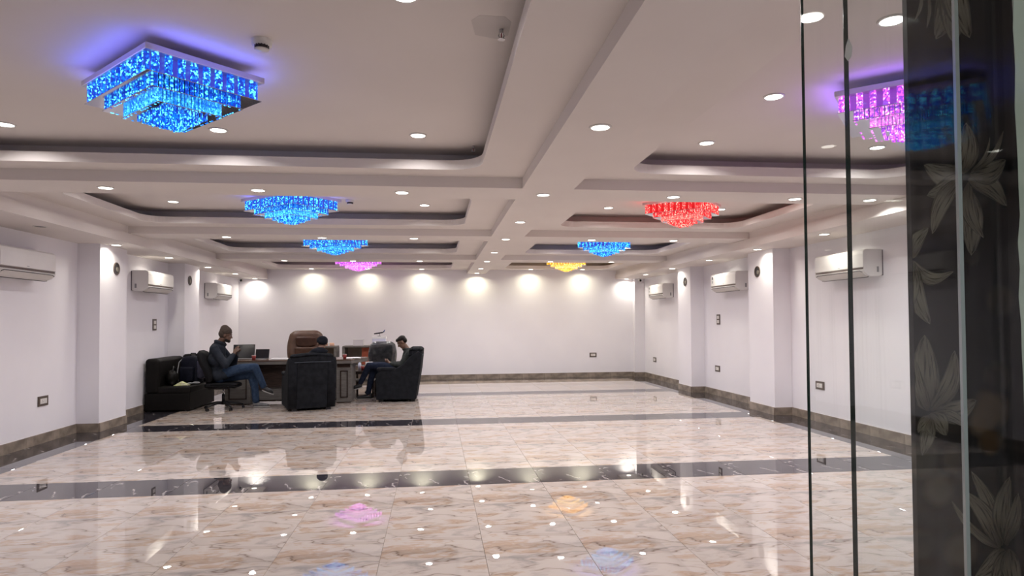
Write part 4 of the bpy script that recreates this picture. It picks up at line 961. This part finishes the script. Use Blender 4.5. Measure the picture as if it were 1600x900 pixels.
# chairs
office_chair((-3.69, 11.97, 0), 0.06, 'black fabric office swivel chair under the man in the beanie', mesh_m, 1.03, 0.50, 0.465, 0.17, bz0=0.46, th=0.13)
bc = office_chair((-2.62, 13.72, 0), -PI/2+0.18, 'big brown leather executive chair behind the desk', tan_m, 1.34, 0.66, 0.50, 0.14, arms=True, name='executive_chair', bz0=0.56, th=0.13)
for zc, hh, ww, m_ in ((1.13, 0.17, 0.42, tan_dark_m), (0.90, 0.20, 0.46, tan_m)):
    boxo('back_cushion', -0.255 if zc > 1 else -0.215, -0.175 if zc > 1 else -0.135, -ww/2, ww/2, zc-hh/2-0.02, zc+hh/2, m_, bc, bev=0.035, seg=4, sub=3, deform=lambda v: (v.x, v.y*(1-0.25*max(0, 1.13-v.z)/0.1*0.3 if v.z > 1.0 else 1), v.z-0.05*(1-abs(v.y)/0.25)*(1 if v.z < 1.12 and v.z > 1.0 else 0)))
bm = BM(); tube(bm, [(-0.21, -0.26, 0.80), (-0.22, -0.235, 1.0), (-0.24, -0.21, 1.16), (-0.255, -0.12, 1.27)], 0.006, 6); tube(bm, [(-0.21, 0.26, 0.80), (-0.22, 0.235, 1.0), (-0.24, 0.21, 1.16), (-0.255, 0.12, 1.27)], 0.006, 6); finish('seam', bm, tan_dark_m, bc, True)
office_chair((-1.14, 14.12, 0), 1.75, 'grey office chair still wrapped in shiny plastic film', greywrap_m, 1.10, 0.52, 0.48, 0.10, frame_m=chrome_m, bz0=0.50, th=0.09)
th_c = math.radians(110); cx0, cy0 = -2.22, 11.83
armchair((cx0, cy0, 0), th_c, 'charcoal suede recliner armchair seen from behind in front of the desk', 0.80, 0.78, 0.93)
armchair((-0.72, 12.88, 0), PI-0.03, 'charcoal suede recliner armchair in side view with the man looking down', 0.84, 0.80, 0.97)

# far tables by the wall
def table(name, x0, x1, y0, y1, h, lab, m):
    e = empty(name, ((x0+x1)/2, (y0+y1)/2, 0), 0, lab, 'table'); w, l = (x1-x0)/2, (y1-y0)/2
    boxo('table_top', -w-0.02, w+0.02, -l-0.02, l+0.02, h-0.03, h, m, e)
    for s in (-1, 1): boxo('side_panel', s*w-0.03, s*w+0.03, -l, l, 0, h-0.03, m, e)
    boxo('back_panel', -w, w, l-0.03, l, 0.1, h-0.03, gold_m, e); boxo('shelf', -w+0.03, w-0.03, -l, l-0.03, h*0.5, h*0.5+0.02, m, e)
    return e
table('grey_cabinet_table', -2.17, -1.20, 15.85, 16.45, 0.94, 'pale grey open-fronted table behind the desk near the far wall', desk_grey_m)
table('side_cabinet', -2.72, -2.36, 15.85, 16.35, 0.94, 'narrow pale grey side cabinet behind the brown chair', desk_grey_m)
e = empty('orange_folder', (-1.665, 16.0, 0.491), 0, 'upright orange board standing on the shelf of the grey table', 'board'); boxo('board', -0.09, 0.09, -0.03, 0.03, 0, 0.40, orange_m, e); boxo('board_edge', 0.09, 0.10, -0.032, 0.032, 0, 0.40, tan_dark_m, e)
e = empty('wrapped_parcel', (-2.55, 16.1, 0.941), 0.2, 'small pale orange parcel on the narrow side cabinet', 'parcel'); boxo('parcel_body', -0.13, 0.13, -0.1, 0.1, 0, 0.07, mat('peach_paper', (0.75, 0.45, 0.32), 0.6), e, bev=0.015); boxo('parcel_tape', -0.02, 0.02, -0.102, 0.102, 0.001, 0.072, paper_m, e)
e = empty('clear_box', (-1.85, 16.15, 0.941), 0, 'pale transparent display box on the grey table', 'box'); boxo('box_walls', -0.12, 0.12, -0.08, 0.08, 0, 0.14, mat('pale_box', (0.72, 0.68, 0.70), 0.3), e); boxo('box_lid', -0.125, 0.125, -0.085, 0.085, 0.14, 0.15, paper_m, e)
# pale box with a model aeroplane on top
e = empty('white_box', (-1.34, 15.95, 0.941), 0, 'white box on the grey table carrying the model aeroplane', 'box')
boxo('box_body', -0.16, 0.16, -0.10, 0.10, 0, 0.21, acrylic_m, e, bev=0.006, seg=1); boxo('box_lid', -0.165, 0.165, -0.105, 0.105, 0.17, 0.225, paper_m, e)
e = empty('model_aeroplane', (-1.34, 15.93, 1.166), 0.2, 'small dark model aeroplane on a stand on the white box', 'model')
bm = BM(); cyl(bm, (0, 0, 0), (0, 0, 0.008), 0.04, n=16); cyl(bm, (0, 0, 0.008), (0.02, 0, 0.065), 0.005, n=8); finish('stand', bm, black_pl, e)
bm = BM(); tube(bm, [(-0.13, 0, 0.055), (-0.11, 0, 0.06), (0, 0, 0.075), (0.09, 0, 0.095), (0.13, 0, 0.11)], [0.004, 0.015, 0.017, 0.012, 0.004], 10); finish('fuselage', bm, navy_m, e, True)
bm = BM(); prism(bm, [(-0.03, -0.02), (0.02, -0.02), (0.075, -0.14), (0.05, -0.14)], 'z', 0.070, 0.075); prism(bm, [(-0.03, 0.02), (0.02, 0.02), (0.075, 0.14), (0.05, 0.14)], 'z', 0.070, 0.075); finish('wing', bm, navy_m, e)
bm = BM(); prism(bm, [(0.08, 0.095), (0.115, 0.105), (0.145, 0.155), (0.125, 0.155)], 'y', -0.003, 0.003); finish('tail_fin', bm, blue_box_m, e)

# ------------------------------------------------------------------ people (local: faces +x, y to their left)
def person(loc, rz, lab): return empty('person', loc, rz, lab, 'person')
# 1: bearded man in beanie, office chair, legs crossed, holding a phone up
p = person((-3.69, 12.0, 0), 0.0, 'bearded man in brown beanie and blue jacket sitting cross-legged, holding up a phone')
B = BM()
HP, HR = head(p, B, (0.035, 0.0, 1.285), 0.22, skin_m)
chain(B, [((-0.03, 0, 1.22), 0.055), ((-0.085, 0, 1.12), 0.06)])
chain(B, [((-0.10, 0, 1.04), 0.11), ((-0.10, 0, 0.82), 0.12), ((-0.06, 0, 0.60), 0.12)])
for s in (-1, 1):
    chain(B, [((-0.10, s*0.15, 1.05), 0.055), ((0.09, s*0.21, 0.80), 0.042), ((0.185, s*0.075, 0.955), 0.028)])
    hand(B, (0.19, s*0.07, 0.965), (0.215, s*0.045, 1.035), (0.2, -s*0.6, 0.7), (0.6, 0, 0.1), 0.0085, 0.016, 0.036)
chain(B, [((-0.04, 0.09, 0.56), 0.06), ((0.44, 0.10, 0.59), 0.045), ((0.52, 0.08, 0.16), 0.036), ((0.51, 0.08, 0.10), 0.04)])
chain(B, [((-0.04, -0.09, 0.59), 0.06), ((0.30, -0.08, 0.70), 0.05), ((0.54, -0.06, 0.72), 0.045), ((0.66, 0.02, 0.40), 0.034), ((0.68, 0.02, 0.33), 0.036), ((0.78, 0.03, 0.30), 0.028)])
soft('body', B, skin_m, p, 0.0075, 2)
eyes(p, HP, hair_m)
J = BM()
chain(J, [((-0.105, 0, 1.04), 0.135), ((-0.125, 0, 0.86), 0.145), ((-0.08, 0, 0.62), 0.155)])
capsule(J, (-0.12, -0.14, 1.055), 0.078, (-0.12, 0.14, 1.055), 0.078); capsule(J, (-0.11, -0.09, 0.86), 0.13, (-0.11, 0.09, 0.86), 0.13); capsule(J, (-0.06, -0.10, 0.60), 0.125, (-0.06, 0.10, 0.60), 0.125); capsule(J, (0.03, -0.11, 0.60), 0.09, (0.03, 0.11, 0.60), 0.09)
for s in (-1, 1):
    chain(J, [((-0.11, s*0.165, 1.05), 0.078), ((0.09, s*0.225, 0.78), 0.066), ((0.175, s*0.09, 0.935), 0.045)])
tube(J, [(-0.145, 0, 1.185), (-0.11, 0.065, 1.18), (-0.02, 0.07, 1.155), (0.02, 0, 1.12), (-0.02, -0.07, 1.155), (-0.11, -0.065, 1.18)], 0.03, 8, closed=True)
soft('jacket', J, jacket_m, p, 0.011, 3)
T = BM()
capsule(T, (-0.05, -0.08, 0.56), 0.11, (-0.05, 0.08, 0.56), 0.11)
chain(T, [((-0.03, 0.09, 0.555), 0.105), ((0.44, 0.10, 0.59), 0.080), ((0.50, 0.08, 0.36), 0.066), ((0.52, 0.08, 0.13), 0.062)])
chain(T, [((-0.03, -0.09, 0.60), 0.095), ((0.30, -0.08, 0.705), 0.085), ((0.54, -0.06, 0.725), 0.070), ((0.60, -0.02, 0.56), 0.066), ((0.665, 0.02, 0.385), 0.056)])
soft('jeans', T, jeans_m, p, 0.011, 3)
shoe('shoe', p, (0.50, 0.08, 0.012), (0.76, 0.06, 0.012), grey_shoe_m)
shoe('shoe', p, (0.665, 0.02, 0.30), (0.83, 0.03, 0.23), shoe_m, (0.35, 0, 0.94))
K = BM()
for (cc, s) in (((-0.022, 0, 0.070), (0.104, 0.092, 0.090)), ((-0.050, 0, 0.02), (0.082, 0.090, 0.085)), ((-0.045, 0, 0.110), (0.075, 0.072, 0.068))): bmesh.ops.create_uvsphere(K, u_segments=20, v_segments=14, radius=1, matrix=HR @ Matrix.Translation(cc) @ Matrix.Diagonal((*s, 1)))
tube(K, [HR @ Vector((0.086*math.cos(a)-0.01, 0.082*math.sin(a), 0.050+0.012*math.cos(a))) for a in [2*PI*k/16 for k in range(16)]], 0.014, 8, closed=True)
soft('beanie', K, beanie_m, p, 0.008, 2)
D_ = BM()
for k in range(9):
    a = -1.15+2.3*k/8; bmesh.ops.create_uvsphere(D_, u_segments=10, v_segments=8, radius=1, matrix=HR @ Matrix.Translation((0.075*math.cos(a)-0.002, 0.062*math.sin(a), -0.072-0.018*math.cos(a))) @ Matrix.Diagonal((0.022, 0.018, 0.030, 1)))
soft('beard', D_, hair_m, p, 0.007, 1)
PHL = Vector((-3.69, 12.0, 0))
e = empty('mobile_phone', (-3.69+0.235, 12.0, 1.0), 0.0, 'dark mobile phone held up by the man in the beanie', 'phone'); boxo('phone_body', -0.012, -0.003, -0.038, 0.038, -0.08, 0.07, black_pl, e, bev=0.003, seg=1); boxo('camera_bump', -0.003, 0.0, 0.005, 0.030, 0.035, 0.06, dark_m, e)

# 2: man in armchair facing away to the desk
p = person((-2.13, 11.72, 0), math.radians(104), 'man seen from behind in a dark cap and hooded jacket sitting in the middle armchair')
B = BM()
HP, HR = head(p, B, (0.06, -0.17, 1.13), 0.25, skin2_m, 0.15)
chain(B, [((0.02, -0.15, 1.06), 0.052), ((-0.01, -0.10, 0.97), 0.058)])
chain(B, [((-0.01, -0.02, 0.90), 0.11), ((0.0, 0, 0.70), 0.12), ((0.03, 0, 0.56), 0.12)])
for s in (-1, 1):
    chain(B, [((-0.01, s*0.15, 0.89), 0.05), ((0.14, s*0.19, 0.70), 0.04), ((0.32, s*0.09, 0.70), 0.028)])
    hand(B, (0.32, s*0.085, 0.70), (0.39, s*0.06, 0.71), (0.1, -s*0.5, -0.6), (0, s*1.0, 0.1), 0.0085, 0.016, 0.036)
    chain(B, [((0.03, s*0.09, 0.54), 0.07), ((0.50, s*0.12, 0.55), 0.052), ((0.60, s*0.12, 0.12), 0.038)])
soft('body', B, skin2_m, p, 0.0085, 2); eyes(p, HP, hair_m)
J = BM()
chain(J, [((-0.01, -0.03, 0.90), 0.13), ((0.0, 0, 0.74), 0.14), ((0.03, 0, 0.58), 0.145)]); capsule(J, (-0.01, -0.15, 0.90), 0.07, (-0.01, 0.12, 0.90), 0.07)
for s in (-1, 1): chain(J, [((-0.01, s*0.155, 0.895), 0.072), ((0.14, s*0.20, 0.70), 0.06), ((0.30, s*0.10, 0.70), 0.042)])
ellip(J, (-0.045, -0.11, 0.995), (0.09, 0.15, 0.07)); ellip(J, (0.0, -0.13, 1.02), (0.08, 0.10, 0.055))
soft('hooded_jacket', J, hood_m, p, 0.011, 3)
T = BM(); capsule(T, (0.03, -0.08, 0.54), 0.10, (0.03, 0.08, 0.54), 0.10)
for s in (-1, 1): chain(T, [((0.04, s*0.09, 0.54), 0.09), ((0.50, s*0.12, 0.55), 0.07), ((0.60, s*0.12, 0.15), 0.058)])
soft('trousers', T, dkjeans_m, p, 0.012, 3)
for s in (-1, 1): shoe('shoe', p, (0.58, s*0.12, 0.012), (0.83, s*0.13, 0.012), shoe_m)
K = BM(); 
for (cc, s) in (((-0.012, 0, 0.055), (0.104, 0.096, 0.078)), ((-0.05, 0, 0.02), (0.072, 0.086, 0.06))): bmesh.ops.create_uvsphere(K, u_segments=20, v_segments=14, radius=1, matrix=HR @ Matrix.Translation(cc) @ Matrix.Diagonal((*s, 1)))
bmesh.ops.create_uvsphere(K, u_segments=16, v_segments=8, radius=1, matrix=HR @ Matrix.Translation((0.09, 0, 0.035)) @ Matrix.Diagonal((0.06, 0.07, 0.008, 1)))
soft('cap', K, hood_m, p, 0.008, 2)

# 3: young man in the right armchair looking down at a phone, legs crossed
p = person((-0.60, 12.88, 0), PI, 'young man with short black hair looking down in the right armchair')
B = BM()
HP, HR = head(p, B, (0.045, 0, 1.105), 0.62, skin2_m)
chain(B, [((0.0, 0, 1.04), 0.052), ((-0.06, 0, 0.95), 0.058)])
chain(B, [((-0.09, 0, 0.87), 0.105), ((-0.06, 0, 0.70), 0.115), ((0.0, 0, 0.56), 0.12)])
for s in (-1, 1):
    chain(B, [((-0.09, s*0.15, 0.89), 0.052), ((0.06, s*0.20, 0.68), 0.04), ((0.27, s*0.085, 0.70), 0.027)])
    hand(B, (0.28, s*0.08, 0.70), (0.345, s*0.05, 0.735), (0.1, -s*0.7, 0.5), (0.2, s*0.3, 0.9), 0.0085, 0.015, 0.036)
chain(B, [((0.0, -0.09, 0.55), 0.06), ((0.60, -0.08, 0.56), 0.042), ((0.66, -0.08, 0.36), 0.036), ((0.70, -0.08, 0.12), 0.034), ((0.68, -0.08, 0.08), 0.036)])
chain(B, [((0.0, 0.09, 0.58), 0.06), ((0.40, 0.06, 0.65), 0.05), ((0.67, 0.04, 0.665), 0.04), ((0.76, 0.0, 0.50), 0.036), ((0.84, -0.03, 0.33), 0.034), ((0.86, -0.03, 0.27), 0.034)])
soft('body', B, skin2_m, p, 0.0075, 2); eyes(p, HP, hair_m)
J = BM()
chain(J, [((-0.09, 0, 0.875), 0.125), ((-0.06, 0, 0.72), 0.135), ((0.0, 0, 0.58), 0.14)]); capsule(J, (-0.09, -0.14, 0.895), 0.068, (-0.09, 0.14, 0.895), 0.068)
for s in (-1, 1): chain(J, [((-0.09, s*0.155, 0.895), 0.07), ((0.06, s*0.21, 0.675), 0.058), ((0.25, s*0.10, 0.695), 0.040)])
tube(J, [(-0.10, 0.05, 0.975), (-0.02, 0.055, 0.985), (0.03, 0, 0.965), (-0.02, -0.055, 0.985), (-0.10, -0.05, 0.975)], 0.022, 8)
soft('sweater', J, sweat_m, p, 0.011, 3)
T = BM(); capsule(T, (0.0, -0.08, 0.54), 0.10, (0.0, 0.08, 0.54), 0.10)
chain(T, [((0.02, -0.09, 0.55), 0.09), ((0.60, -0.08, 0.565), 0.068), ((0.66, -0.08, 0.36), 0.06), ((0.70, -0.08, 0.13), 0.052)])
chain(T, [((0.02, 0.09, 0.58), 0.09), ((0.40, 0.06, 0.65), 0.085), ((0.67, 0.04, 0.665), 0.068), ((0.76, 0.0, 0.50), 0.06), ((0.84, -0.03, 0.34), 0.05)])
soft('jeans', T, dkjeans_m, p, 0.011, 3)
shoe('shoe', p, (0.66, -0.08, 0.012), (0.93, -0.07, 0.012), shoe_m); shoe('shoe', p, (0.835, -0.03, 0.235), (1.00, -0.03, 0.19), shoe_m, (0.3, 0, 0.95))
K = BM()
for (cc, s) in (((-0.022, 0, 0.062), (0.090, 0.083, 0.066)), ((-0.055, 0, 0.015), (0.056, 0.079, 0.065)), ((0.045, 0, 0.085), (0.045, 0.06, 0.035))): bmesh.ops.create_uvsphere(K, u_segments=20, v_segments=14, radius=1, matrix=HR @ Matrix.Translation(cc) @ Matrix.Diagonal((*s, 1)))
soft('hair', K, hair_m, p, 0.007, 2)
e = empty('mobile_phone', (-0.60-0.36, 12.88, 0.735), 0.0, 'dark mobile phone in the hands of the young man looking down', 'phone'); boxo('phone_body', -0.065, 0.065, -0.036, 0.036, 0.0, 0.009, black_pl, e, bev=0.003, seg=1); boxo('screen_glass', -0.06, 0.06, -0.032, 0.032, 0.0085, 0.0098, mat('off_display', (0.012, 0.013, 0.018), 0.12), e)
